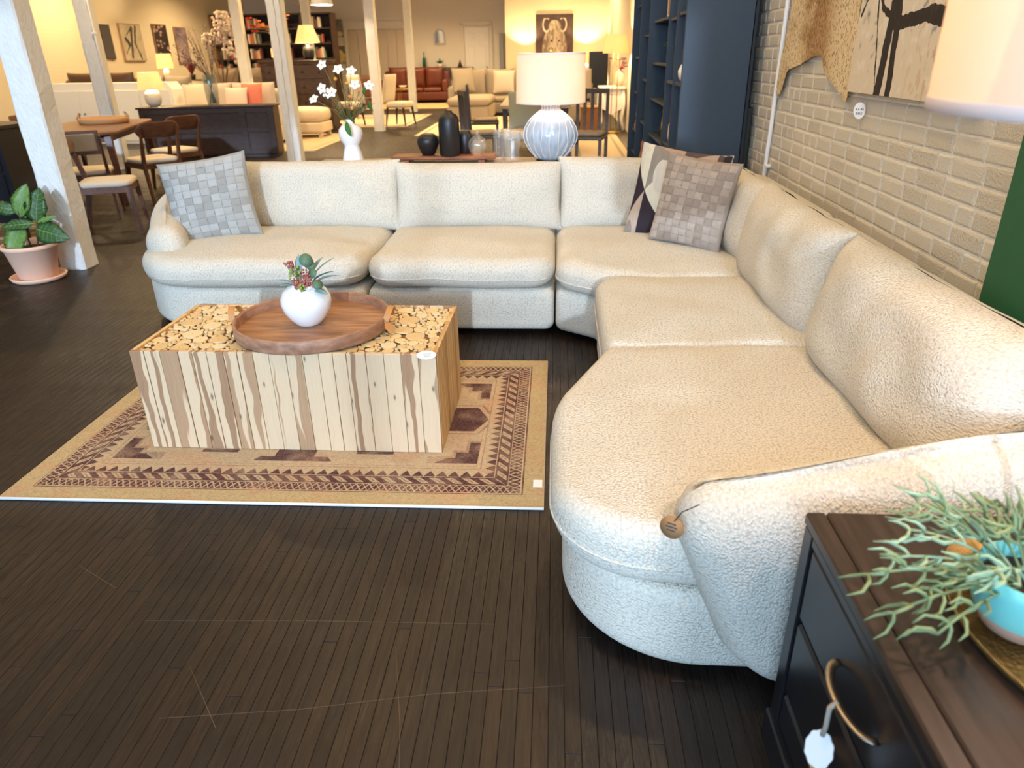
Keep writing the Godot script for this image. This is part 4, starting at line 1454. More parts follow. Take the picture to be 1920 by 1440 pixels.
	s = mb(); lathe(s, [Vector2(0.3185, -0.001), Vector2(0.3195, 0.0), Vector2(0.3195, 0.014), Vector2(0.3185, 0.015), Vector2(0.316, 0.013), Vector2(0.316, 0.0)], 72, Transform3D(Basis.IDENTITY, c))
	part("rim_band", s, M.shade_band, sh)
	bulb(t, c + Vector3(0, 0.2, 0), 0.72, Color(1.0, 0.87, 0.78))
	# potted fig by the post
	var fig := Vector3(-3.80, 0, -4.885)
	t = thing("plant_pot", "pale terracotta pot on a saucer at the foot of the nearest white post", "pot", fig)
	s = mb(); lathe(s, [Vector2(0.0, 0.0), Vector2(0.16, 0.0), Vector2(0.175, 0.01), Vector2(0.186, 0.03), Vector2(0.182, 0.036), Vector2(0.172, 0.032), Vector2(0.165, 0.018), Vector2(0.0, 0.014)], 48)
	part("saucer", s, M.terracotta, t)
	s = mb(); lathe(s, [Vector2(0.0, 0.015), Vector2(0.118, 0.015), Vector2(0.125, 0.022), Vector2(0.172, 0.235), Vector2(0.182, 0.238), Vector2(0.186, 0.246), Vector2(0.186, 0.262), Vector2(0.18, 0.268), Vector2(0.168, 0.264), Vector2(0.163, 0.235), Vector2(0.15, 0.2)], 48)
	part("pot_wall", s, M.terracotta, t)
	s = mb(); lathe(s, [Vector2(0.157, 0.225), Vector2(0.08, 0.232), Vector2(0.0, 0.236)], 30)
	part("soil", s, M.soil, t)
	var f3 := fig + Vector3(0, 0.23, 0)
	t = thing("fiddle_leaf_fig", "young fiddle-leaf fig with broad glossy leaves in the terracotta pot", "plant", f3)
	for q in [[[-3.745, 0.225], [-3.72, 0.33], [-3.695, 0.42]], [[-3.79, 0.225], [-3.80, 0.3], [-3.81, 0.38], [-3.81, 0.5]]]:
		s = mb()
		var pts := []
		for p in q: pts.append(Vector3(p[0], p[1], fig.z) - f3)
		tube(s, pts, 0.006, 8)
		part("stem", s, M.stem, t)
	for q in [[-3.809, 0.458, 0.0, -3.72, 0.672, 0.02, 0.135, 1], [-3.694, 0.419, 0.0, -3.648, 0.648, 0.0, 0.165, 0], [-3.815, 0.50, 0.0, -3.985, 0.545, 0.05, 0.10, 0], [-3.80, 0.40, 0.02, -3.866, 0.215, 0.17, 0.155, 1], [-3.70, 0.37, 0.02, -3.475, 0.335, 0.09, 0.165, 0], [-3.69, 0.415, 0.0, -3.55, 0.47, 0.04, 0.045, 1], [-3.70, 0.41, 0.02, -3.925, 0.42, 0.10, 0.085, 0], [-3.79, 0.44, -0.03, -3.88, 0.60, -0.12, 0.11, 0]]:
		var a := Vector3(q[0], q[1], fig.z + q[2]) - f3
		var b := Vector3(q[3], q[4], fig.z + q[5]) - f3
		var x := aim(a, b - a)
		# turn the blade's face towards the room
		var want := Vector3(0.15, 0.45, 1.0)
		var best := 0.0
		var score := -9.0
		for k in 24:
			var v: float = (x.basis * Basis(Vector3.UP, TAU * k / 24.0)).z.dot(want)
			if v > score:
				score = v
				best = TAU * k / 24.0
		x = aim(a, b - a, best)
		s = mb()
		leaf(s, (b - a).length() * 1.06, q[6], x, 0.5, 0.16, 0.78, 14, 0.35)
		var lf := part("leaf", s, M.fig_leaf_b if q[7] else M.fig_leaf, t)
		s = mb()
		var l := (b - a).length() * 1.06
		var rib := []
		for j in 9:
			var f := j / 8.0 * 0.97
			rib.append(x * Vector3(0, l * f * (1.0 - 0.06 * f), -l * f * sin(0.5 * f) * 0.55 + 0.0008))
		tube(s, rib, [0.002, 0.0019, 0.0018, 0.0016, 0.0014, 0.0012, 0.001, 0.0008, 0.0005], 5)
		for j in range(1, 7):
			for sd in [-1.0, 1.0]:
				var f := j / 8.0
				var hw: float = q[6] * 0.5 * pow(sin(PI * pow(minf(f + 0.12, 1.0), 0.78)), 0.75) * 0.85
				var p: Vector3 = Vector3(0, l * f * (1.0 - 0.06 * f), -l * f * sin(0.5 * f) * 0.55 + 0.0008)
				var g := f + 0.11
				var e: Vector3 = Vector3(sd * hw, l * g * (1.0 - 0.06 * g), -l * g * sin(0.5 * g) * 0.55 + hw * 0.13 + 0.0012)
				tube(s, [x * p, x * ((p + e) * 0.5 + Vector3(0, 0, -0.0004)), x * e], [0.0011, 0.0009, 0.0004], 4)
		part("vein", s, M.vein, lf)

# a glowing bulb with its light
func bulb(t: Node3D, at: Vector3, energy: float, c := Color(1.0, 0.82, 0.58)) -> void:
	var s := mb()
	ball(s, at, Vector3(0.028, 0.036, 0.028), 12, 8)
	part("bulb", s, M.bulb, t)
	var l := OmniLight3D.new()
	l.name = "lamp_light"
	l.light_color = c
	l.light_energy = energy
	l.light_size = 0.03
	l.omni_range = 30.0
	l.omni_attenuation = 2.0
	l.shadow_enabled = true
	l.position = at
	t.add_child(l)

# ------------------------------------------------------------------ console behind the sofa
func build_console() -> void:
	var s: SurfaceTool
	var top := 0.757
	var t := thing("console_table", "pale cream console table behind the sofa, carrying the lamp and vases", "console table", Vector3(-0.7, 0, -5.25))
	s = mb(); bx(s, Vector3(0, top - 0.02, 0), Vector3(2.06, 0.04, 0.44), 0.004)
	part("table_top", s, M.pale_wood, t)
	s = mb(); bx(s, Vector3(0, top - 0.08, 0), Vector3(1.94, 0.08, 0.36), 0.003)
	part("apron", s, M.pale_wood, t)
	for sx in [-1, 1]:
		for sz in [-1, 1]:
			s = mb(); bar(s, Vector3(sx * 0.97, top - 0.04, sz * 0.17), Vector3(sx * 0.97, 0, sz * 0.17), Vector2(0.06, 0.06), Vector2(0.04, 0.04))
			part("leg", s, M.pale_wood, t)
	# ribbed lamp
	t = thing("table_lamp", "large table lamp with a ribbed pale blue ceramic base and white drum shade", "lamp", Vector3(-0.037, top, -5.25))
	s = mb(); lathe(s, [Vector2(0, 0), Vector2(0.10, 0), Vector2(0.10, 0.012), Vector2(0, 0.012)], 32)
	part("foot", s, M.black_metal, t)
	s = mb()
	var prof := []
	var pts := [[0.078, 0.012], [0.105, 0.03], [0.15, 0.08], [0.181, 0.135], [0.188, 0.18], [0.178, 0.228], [0.148, 0.275], [0.105, 0.312], [0.072, 0.335], [0.06, 0.35], [0.064, 0.372], [0.06, 0.38], [0.0, 0.381]]
	for i in pts.size() - 1:
		for k in 3: prof.append(Vector2(lerpf(pts[i][0], pts[i + 1][0], k / 3.0), lerpf(pts[i][1], pts[i + 1][1], k / 3.0)))
	prof.append(Vector2(0.0, 0.381))
	lathe(s, prof, 144, Transform3D.IDENTITY, func(a: float, y: float) -> float:
		var w := sin(clampf(y / 0.34, 0, 1) * PI)
		return 1.0 + 0.028 * w * (1.0 - pow(absf(cos((a + 0.10 * sin(y * 26.0 + a * 3.0)) * 9.0)), 0.35)) * -2.0)
	part("body", s, tri_map(mat(rgb(196, 206, 216), 0.25), grain_tex(128, 256, noise(0.05, 88, FastNoiseLite.TYPE_SIMPLEX_SMOOTH, 4), rgb(196, 206, 216), rgb(255, 254, 250), 4), null, Vector3(5, 2, 5)), t)
	s = mb()
	for k in 18:
		var a := TAU * (k + 0.5) / 18.0
		var rp := []
		for i in range(2, prof.size() - 6):
			var q: Vector2 = prof[i]
			var aa := a + 0.05 * sin(q.y * 26.0 + a * 3.0) * sin(clampf(q.y / 0.34, 0, 1) * PI)
			rp.append(Vector3(cos(aa) * q.x * 1.012, q.y, sin(aa) * q.x * 1.012))
		tube(s, rp, 0.0026, 5)
	part("ribs", s, mat(rgb(226, 226, 222), 0.3), t)
	s = mb(); tube(s, [Vector3(0, 0.38, 0), Vector3(0, 0.71, 0)], 0.008, 8); ball(s, Vector3(0, 0.715, 0), Vector3.ONE * 0.014)
	part("stem", s, M.brass, t)
	s = mb(); lathe(s, [Vector2(0.238, 0.385), Vector2(0.231, 0.695), Vector2(0.2295, 0.695), Vector2(0.2365, 0.385)], 64)
	var sh := part("shade", s, M.shade_on, t)
	for y in [0.386, 0.690]:
		s = mb(); lathe(s, [Vector2(0.2385 - (y - 0.386) * 0.0226, y - 0.003), Vector2(0.2395 - (y - 0.386) * 0.0226, y), Vector2(0.2385 - (y - 0.386) * 0.0226, y + 0.006), Vector2(0.235 - (y - 0.386) * 0.0226, y + 0.005), Vector2(0.235 - (y - 0.386) * 0.0226, y - 0.003)], 64)
		part("rim", s, M.shade_band, sh)
	bulb(t, Vector3(0, 0.53, 0), 0.45, Color(1.0, 0.84, 0.74))
	# wooden riser with dark vases
	t = thing("wooden_riser", "rough brown wooden riser board on the console", "riser", Vector3(-0.79, top, -5.25))
	s = mb()
	bx(s, Vector3(0, 0.036, 0), Vector3(0.74, 0.024, 0.20), 0.008)
	part("plank", s, M.riser, t)
	for sx in [-1, 1]:
		s = mb(); bx(s, Vector3(sx * 0.27, 0.012, 0), Vector3(0.05, 0.024, 0.17), 0.004)
		part("foot", s, M.riser, t)
	var ry := top + 0.0485
	s = mb(); lathe(s, [Vector2(0, 0), Vector2(0.04, 0), Vector2(0.05, 0.012), Vector2(0.075, 0.07), Vector2(0.079, 0.095), Vector2(0.07, 0.122), Vector2(0.045, 0.142), Vector2(0.012, 0.148), Vector2(0.01, 0.142), Vector2(0, 0.14)], 40)
	single("round_black_vase", s, M.black_ceramic, "round matte black vase on the riser, left of the tall one", "vase", Vector3(-0.905, ry, -5.25))
	s = mb(); lathe(s, [Vector2(0, 0), Vector2(0.066, 0), Vector2(0.072, 0.008), Vector2(0.074, 0.2), Vector2(0.07, 0.245), Vector2(0.056, 0.27), Vector2(0.03, 0.282), Vector2(0.026, 0.296), Vector2(0.024, 0.296), Vector2(0.022, 0.27), Vector2(0, 0.26)], 40)
	single("tall_black_vase", s, M.black_ceramic, "tall bottle-shaped matte black vase on the riser", "vase", Vector3(-0.745, ry, -5.21))
	s = mb(); lathe(s, [Vector2(0, 0), Vector2(0.045, 0), Vector2(0.05, 0.008), Vector2(0.05, 0.12), Vector2(0.04, 0.15), Vector2(0.02, 0.16), Vector2(0.018, 0.158), Vector2(0, 0.15)], 32)
	single("small_black_vase", s, M.black_ceramic, "small matte black vase half hidden behind the tall black one", "vase", Vector3(-0.650, ry, -5.325))
	s = mb(); lathe(s, [Vector2(0, 0.004), Vector2(0.03, 0.0), Vector2(0.052, 0.02), Vector2(0.066, 0.06), Vector2(0.06, 0.095), Vector2(0.035, 0.12), Vector2(0.014, 0.132), Vector2(0.013, 0.152), Vector2(0.016, 0.156), Vector2(0.0135, 0.154), Vector2(0.0115, 0.15), Vector2(0.0125, 0.131), Vector2(0.033, 0.1185), Vector2(0.0585, 0.094), Vector2(0.0645, 0.06), Vector2(0.05, 0.021), Vector2(0.029, 0.003), Vector2(0, 0.007)], 36)
	single("glass_bud_vase", s, M.clear, "clear round glass bud vase on the riser end", "vase", Vector3(-0.553, ry, -5.24))
	for q in [[-0.405, -5.28, 0.036, 0.215, "tall clear glass cylinder beside the riser"], [-0.355, -5.36, 0.036, 0.21, "clear glass cylinder behind, next to the stoppered jar"]]:
		s = mb(); lathe(s, [Vector2(0, 0.0), Vector2(q[2], 0.0), Vector2(q[2] + 0.002, 0.01), Vector2(q[2] + 0.002, q[3] - 0.01), Vector2(q[2] + 0.003, q[3]), Vector2(q[2], q[3]), Vector2(q[2] - 0.001, q[3] - 0.012), Vector2(q[2] - 0.001, 0.012), Vector2(0, 0.012)], 32)
		single("glass_cylinder", s, M.clear, q[4], "vase", Vector3(q[0], top, q[1]), 0.0, "glass cylinders on the console")
	t = thing("glass_jar", "clear stoppered glass jar on the console beside the lamp", "jar", Vector3(-0.308, top, -5.19))
	s = mb(); lathe(s, [Vector2(0, 0), Vector2(0.052, 0), Vector2(0.056, 0.008), Vector2(0.054, 0.07), Vector2(0.06, 0.1), Vector2(0.066, 0.15), Vector2(0.066, 0.2), Vector2(0.063, 0.2), Vector2(0.063, 0.15), Vector2(0.056, 0.1), Vector2(0.05, 0.07), Vector2(0.05, 0.012), Vector2(0, 0.012)], 36)
	part("jar_wall", s, M.clear, t)
	s = mb(); lathe(s, [Vector2(0, 0.205), Vector2(0.068, 0.203), Vector2(0.068, 0.209), Vector2(0.03, 0.216), Vector2(0.012, 0.222), Vector2(0.018, 0.236), Vector2(0.0, 0.245)], 30)
	part("stopper", s, M.clear, t)
	# white vase with flowers
	s = mb(); lathe(s, [Vector2(0, 0), Vector2(0.078, 0), Vector2(0.08, 0.006), Vector2(0.066, 0.06), Vector2(0.052, 0.118), Vector2(0.056, 0.128), Vector2(0.076, 0.158), Vector2(0.085, 0.195), Vector2(0.08, 0.23), Vector2(0.058, 0.256), Vector2(0.032, 0.264), Vector2(0.026, 0.275), Vector2(0.028, 0.296), Vector2(0.024, 0.296), Vector2(0.022, 0.27), Vector2(0.04, 0.24), Vector2(0, 0.15)], 44)
	var v := Vector3(-1.455, top, -5.25)
	single("two_part_vase", s, M.glaze, "white vase with a round body on a flared foot, on the console", "vase", v)
	var b := thing("dogwood_bouquet", "loose bouquet of white dogwood blossoms and yellow sprigs in the white console vase", "bouquet", v + Vector3(0, 0.28, 0))
	var o := b.position
	var blossoms := [[-1.673, 1.187, 0.05], [-1.603, 1.402, 0.0], [-1.483, 1.373, 0.04], [-1.405, 1.361, 0.0], [-1.53, 1.23, 0.09], [-1.607, 1.255, 0.05], [-1.373, 1.276, 0.06], [-1.585, 1.225, 0.02], [-1.30, 1.265, -0.03]]
	for k in blossoms.size():
		var p := Vector3(blossoms[k][0], blossoms[k][1], v.z + blossoms[k][2]) - o
		s = mb()
		tube(s, [Vector3(p.x * 0.06, -0.02, 0), Vector3(p.x * 0.45, p.y * 0.5, p.z * 0.4), Vector3(p.x * 0.85, p.y * 0.88, p.z * 0.9), p], [0.003, 0.0026, 0.002, 0.0016], 5)
		part("stem", s, M.dry_stem, b)
		var n := Vector3(p.x * 1.2, 0.25 + rng.randf_range(-0.2, 0.4), 0.5 + rng.randf() * 0.3).normalized()
		var fb := aim(p, n).basis
		s = mb()
		for j in 5:
			var d: Vector3 = fb * Vector3(cos(TAU * j / 5 + k), 0.28, sin(TAU * j / 5 + k))
			var x := Transform3D(Basis(d.cross(n).normalized(), d.normalized(), d.cross(n).normalized().cross(d.normalized())), p)
			leaf(s, 0.040, 0.038, x, 0.25, 0.12, 0.62, 6)
		var pt := part("petals", s, M.petal, b)
		s = mb(); ball(s, p + n * 0.006, Vector3.ONE * 0.0055, 8, 5)
		part("flower_centre", s, M.berry, pt)
	for k in 26:
		var a := rng.randf_range(-1.0, 1.0)
		var p := Vector3(a * 0.16 + 0.02, rng.randf_range(0.08, 0.26) * (1.0 - 0.35 * absf(a)), rng.randf_range(-0.08, 0.1))
		s = mb()
		tube(s, [Vector3(0, -0.02, 0), Vector3(p.x * 0.5, p.y * 0.6, p.z * 0.5), p], [0.002, 0.0016, 0.0008], 4)
		for j in 7:
			var f := 0.3 + 0.1 * j
			var q := Vector3(p.x * f, p.y * f * 1.05, p.z * f)
			leaf(s, 0.026, 0.008, aim(q, Vector3(rng.randf_range(-1, 1), 0.7, rng.randf_range(-1, 1))), 0.4, 0.2, 1.0, 4)
		part("sprig", s, M.dry_stem if k % 3 else M.sage, b)
	for q in [[-1.512, 1.315, 0.03], [-1.44, 1.284, 0.02], [-1.40, 1.13, 0.1], [-1.42, 1.20, 0.05]]:
		s = mb(); ball(s, Vector3(q[0], q[1], v.z + q[2]) - o, Vector3.ONE * 0.013, 10, 6)
		part("berry", s, M.berry if q[1] > 1.2 else M.orange, b)
	for q in [[-1.448, 1.045, 0.10, 0.11, 0.045], [-1.43, 1.12, 0.08, 0.10, 0.05], [-1.29, 1.175, 0.05, 0.08, 0.045], [-1.49, 1.12, 0.06, 0.09, 0.03], [-1.33, 1.21, 0.02, 0.07, 0.03]]:
		var p := Vector3(q[0], q[1], v.z + q[2]) - o
		s = mb(); leaf(s, q[3], q[4], aim(p, Vector3(0.2, -1.0 if q[1] < 1.19 else 0.5, 0.5), rng.randf() * 2), 0.5, 0.25, 0.9)
		part("green_leaf", s, M.green, b)

# ------------------------------------------------------------------ things along the brick wall
func build_right_wall_things() -> void:
	var s: SurfaceTool
	# tall bookcase: near end panel faces the camera
	var t := thing("bookcase", "tall navy blue bookcase standing against the brick wall, its plain end to the camera", "bookcase", Vector3(1.09, 0, -7.0))
	var x0 := 0.865
	var x1 := 1.315
	s = mb(); bx(s, Vector3((x0 + x1) / 2, 1.45, -5.415), Vector3(x1 - x0, 2.9, 0.035), 0.003)
	part("end_panel", s, M.navy, t, true)
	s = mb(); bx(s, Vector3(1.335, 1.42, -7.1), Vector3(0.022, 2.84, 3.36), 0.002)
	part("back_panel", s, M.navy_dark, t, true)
	for z in [-5.83, -6.24, -7.26, -8.02, -8.8]:
		s = mb(); bx(s, Vector3(1.095 if z > -7 else 1.08, 1.45, z), Vector3(0.45 if z > -7 else 0.48, 2.9, 0.03), 0.003)
		part("upright", s, M.navy, t, true)
	var bays := [[-5.43, -5.815, [0.42, 0.78, 1.24, 1.70, 2.2]], [-5.845, -6.225, [0.42, 0.78, 1.24, 1.68, 2.2]], [-6.255, -7.245, [0.42, 0.75, 1.06, 1.36, 1.70, 2.2]], [-7.275, -8.005, [0.42, 0.8, 1.2, 1.6, 2.0]], [-8.035, -8.785, [0.42, 0.66, 1.05, 1.4, 1.9]]]
	for b in bays:
		for y in [0.06] + b[2] + [2.88]:
			s = mb(); bx(s, Vector3(1.10, y - 0.012, (b[0] + b[1]) / 2), Vector3(0.44, 0.022, b[0] - b[1]), 0.002)
			part("shelf", s, M.navy, t, true)
	s = mb(); lathe(s, [Vector2(0, 0), Vector2(0.05, 0), Vector2(0.075, 0.04), Vector2(0.08, 0.08), Vector2(0.06, 0.12), Vector2(0.03, 0.135), Vector2(0.03, 0.15), Vector2(0.0, 0.15)], 28)
	single("white_pot", s, M.glaze, "round white ceramic pot on the nearest bookcase shelf", "vase", Vector3(0.95, 1.24, -5.62))
	s = mb(); lathe(s, [Vector2(0, 0), Vector2(0.04, 0), Vector2(0.055, 0.05), Vector2(0.05, 0.14), Vector2(0.02, 0.2), Vector2(0.022, 0.25), Vector2(0.0, 0.25)], 24)
	single("blush_vase", s, mat(rgb(212, 180, 164), 0.5), "slim blush vase on the second bay of the bookcase", "vase", Vector3(0.94, 0.78, -6.02))
	for k in 5:
		s = mb(); bx(s, Vector3(0, 0.13, 0), Vector3(0.17, 0.26 - k % 2 * 0.03, 0.032), 0.003)
		single("book", s, mat([rgb(176, 120, 70), rgb(210, 190, 160), rgb(190, 140, 90), rgb(150, 96, 60), rgb(224, 210, 186)][k], 0.7), ["tan book at the near end of the top row in the navy bookcase", "cream book, second in the top row of the navy bookcase", "light brown book in the middle of the top row in the navy bookcase", "dark tan book, fourth in the top row of the navy bookcase", "pale book at the far end of the top row in the navy bookcase"][k], "book", Vector3(0.98, 1.70, -6.36 - k * 0.045), 0.0, "books in the navy bookcase")
	t = thing("hanging_plant", "small green plant in a glass pot on a dark bookcase shelf", "plant", Vector3(0.97, 1.36, -6.55))
	s = mb(); lathe(s, [Vector2(0, 0), Vector2(0.05, 0), Vector2(0.06, 0.04), Vector2(0.05, 0.08), Vector2(0.046, 0.08), Vector2(0.05, 0.04), Vector2(0, 0.01)], 20)
	part("pot", s, M.smoke_glass, t)
	s = mb()
	for k in 26: leaf(s, rng.randf_range(0.08, 0.17), 0.03, aim(Vector3(0, 0.06, 0), Vector3(rng.randf_range(-0.6, 0.6), 1, rng.randf_range(-0.6, 0.6))), rng.randf_range(0.3, 1.2), 0.2, 1.0, 5)
	part("leaves", s, M.green, t)
	t = thing("trailing_shelf_plant", "pale flowers and greenery low on a bookcase shelf", "plant", Vector3(0.95, 0.42, -6.5))
	s = mb(); lathe(s, [Vector2(0, 0), Vector2(0.05, 0), Vector2(0.05, 0.1), Vector2(0, 0.1)], 18)
	part("pot", s, M.matte_white, t)
	s = mb()
	for k in 30: leaf(s, rng.randf_range(0.07, 0.15), 0.025, aim(Vector3(0, 0.1, 0), Vector3(rng.randf_range(-1, 1), 0.8, rng.randf_range(-1, 1))), 0.6, 0.2, 1.0, 5)
	part("leaves", s, M.sage, t)
	s = mb()
	for k in 12: ball(s, Vector3(rng.randf_range(-0.09, 0.06), rng.randf_range(0.14, 0.24), rng.randf_range(-0.1, 0.1)), Vector3.ONE * 0.014, 7, 5)
	part("blossoms", s, M.petal, t)
	t = thing("gold_easel", "small gold tripod ornament with a red bead on a bookcase shelf", "ornament", Vector3(0.95, 0.757, -6.75))
	s = mb()
	for a in [0.0, 2.1, 4.2]: tube(s, [Vector3(0, 0.2, 0), Vector3(cos(a) * 0.06, 0.0, sin(a) * 0.06)], 0.005, 6)
	part("legs", s, M.brass, t)
	s = mb(); ball(s, Vector3(0, 0.21, 0), Vector3.ONE * 0.014)
	part("bead", s, M.scarlet, t)
	for q in [[0.661, -8.3, 0.0, "tan carved figure on the far end shelf of the bookcase", rgb(186, 140, 98)], [0.42, -7.65, 0.0, "rose clay bottle on a low shelf of the bookcase", rgb(176, 112, 96)]]:
		s = mb(); lathe(s, [Vector2(0, 0), Vector2(0.035, 0), Vector2(0.045, 0.06), Vector2(0.03, 0.13), Vector2(0.035, 0.18), Vector2(0.015, 0.22), Vector2(0, 0.225)], 18)
		single("clay_figure", s, mat(q[4], 0.7), q[3], "ornament", Vector3(0.90, q[0] + 0.001, q[1]))
	s = mb(); bx(s, Vector3(0, 0.55, 0), Vector3(0.04, 1.06, 0.3), 0.006)
	single("green_black_board", s, mat(rgb(22, 34, 30), 0.5), "dark green-black board standing between the bookcase end and the brick wall", "board", Vector3(1.372, 0.0, -5.62))
	# conduit on the bricks
	s = mb(); tube(s, [Vector3(1.392, 0.0, -4.99), Vector3(1.392, 0.55, -4.99), Vector3(1.395, 1.0, -4.97), Vector3(1.395, 1.6, -4.96), Vector3(1.395, 4.39, -4.95)], 0.013, 10)
	for y in [0.75, 1.22, 1.8]: bx(s, Vector3(1.402, y, -4.965), Vector3(0.034, 0.02, 0.06), 0.004)
	single("wall_conduit", s, M.pipe, "white conduit pipe running up the brick wall behind the hide", "conduit")
	# hide
	var hide := PackedVector2Array()
	for q in [[-4.95, 2.35], [-4.84, 1.72], [-4.90, 1.40], [-4.95, 1.205], [-4.86, 1.20], [-4.76, 1.32], [-4.66, 1.35], [-4.52, 1.37], [-4.34, 1.41], [-4.20, 1.405], [-4.10, 1.33], [-3.95, 1.285], [-3.84, 1.235], [-3.76, 1.212], [-3.74, 1.27], [-3.745, 1.42], [-3.79, 1.65], [-3.83, 2.0], [-3.80, 2.35], [-4.1, 2.5], [-4.5, 2.5]]: hide.append(Vector2(q[0], q[1]))
	var curve := PackedVector2Array()
	for i in hide.size():
		var n := hide.size()
		for k in 4: curve.append(hide[i].cubic_interpolate(hide[(i + 1) % n], hide[(i + n - 1) % n], hide[(i + 2) % n], k / 4.0))
	var ctr := Vector2(-4.33, 1.9)
	s = mb()
	s.set_smooth_group(0)
	var hm := mat(Color(1, 1, 1), 0.95, 0.0, 0.1)
	hm.albedo_texture = painting("hide", 300, 360)
	var fz := noise(2.6, 17, FastNoiseLite.TYPE_SIMPLEX_SMOOTH, 2)
	var hp := func(p: Vector2, back: float) -> Vector3: return Vector3(1.397 - 0.012 * (0.5 + fz.get_noise_2d(p.x, p.y * 0.5)) - back, p.y, p.x)
	var huv := func(p: Vector2) -> Vector2: return Vector2((p.x + 5.0) / 1.35, 1.0 - (p.y - 1.15) / 1.4)
	for i in curve.size():
		var a := curve[i]
		var b := curve[(i + 1) % curve.size()]
		for k in 8:
			var a0 := a.lerp(ctr, k / 8.0)
			var b0 := b.lerp(ctr, k / 8.0)
			var a1 := a.lerp(ctr, (k + 1) / 8.0)
			var b1 := b.lerp(ctr, (k + 1) / 8.0)
			for side in [0.0, -0.004]:
				for tr in [[a0, b0, b1], [a0, b1, a1]]:
					if k == 7 and tr[2] == a1 and tr[0] == a0: continue
					var P := []
					for q in tr: P.append(hp.call(q, side))
					var nn: Vector3 = (P[1] - P[0]).cross(P[2] - P[0])
					if (nn.x > 0) == (side == 0.0): tri(s, P[0], P[2], P[1], huv.call(tr[0]), huv.call(tr[2]), huv.call(tr[1]))
					else: tri(s, P[0], P[1], P[2], huv.call(tr[0]), huv.call(tr[1]), huv.call(tr[2]))
	single("animal_hide", s, hm, "tan speckled animal hide hung on the brick wall", "hide")
	# canvas
	t = thing("abstract_canvas", "abstract canvas of black branches on beige and grey, on the brick wall", "painting", Vector3(1.39, 1.262, -3.15))
	s = mb(); bx(s, Vector3(0, 0.5, 0), Vector3(0.035, 1.0, 1.12), 0.003)
	part("stretcher", s, M.kraft, t)
	s = mb()
	s.set_smooth_group(-1)
	quad(s, Vector3(-0.0185, 0.001, -0.558), Vector3(-0.0185, 0.001, 0.558), Vector3(-0.0185, 0.999, 0.558), Vector3(-0.0185, 0.999, -0.558))
	var pm := mat(Color(1, 1, 1), 0.7)
	pm.albedo_texture = painting("branches", 512, 460)
	part("painted_face", s, pm, t)
	# its price tag
	t = thing("wall_price_tag", "white oval handwritten price tag below the abstract canvas", "price tag", Vector3(1.388, 1.188, -3.562), 0.8)
	var poly := PackedVector2Array()
	for k in 40: poly.append(Vector2(cos(TAU * k / 40) * 0.027, sin(TAU * k / 40) * 0.036))
	s = mb(); slab(s, poly, 0.0012, spun(Vector3.ZERO, -PI / 2, 0.0, 0.1))
	part("card", s, M.paper, t)
	for q in [["4 x 40", 0.006], ["$450", -0.012]]:
		var tm := TextMesh.new()
		tm.text = q[0]
		tm.font_size = 16
		tm.pixel_size = 0.00085
		tm.depth = 0.0004
		var o := MeshInstance3D.new()
		o.name = "handwriting"
		o.mesh = tm
		o.material_override = M.ink
		o.transform = spun(Vector3(-0.0011, q[1], 0), -PI / 2)
		t.add_child(o, true)
	# green painted board at the right edge
	t = thing("painted_board", "tall dark green painted panel standing against the brick wall at the right edge", "panel", Vector3(1.385, 0, -1.72))
	s = mb(); bx(s, Vector3(0, 0.62, 0), Vector3(0.03, 1.24, 1.12), 0.003)
	part("face_board", s, M.green_paint, t)

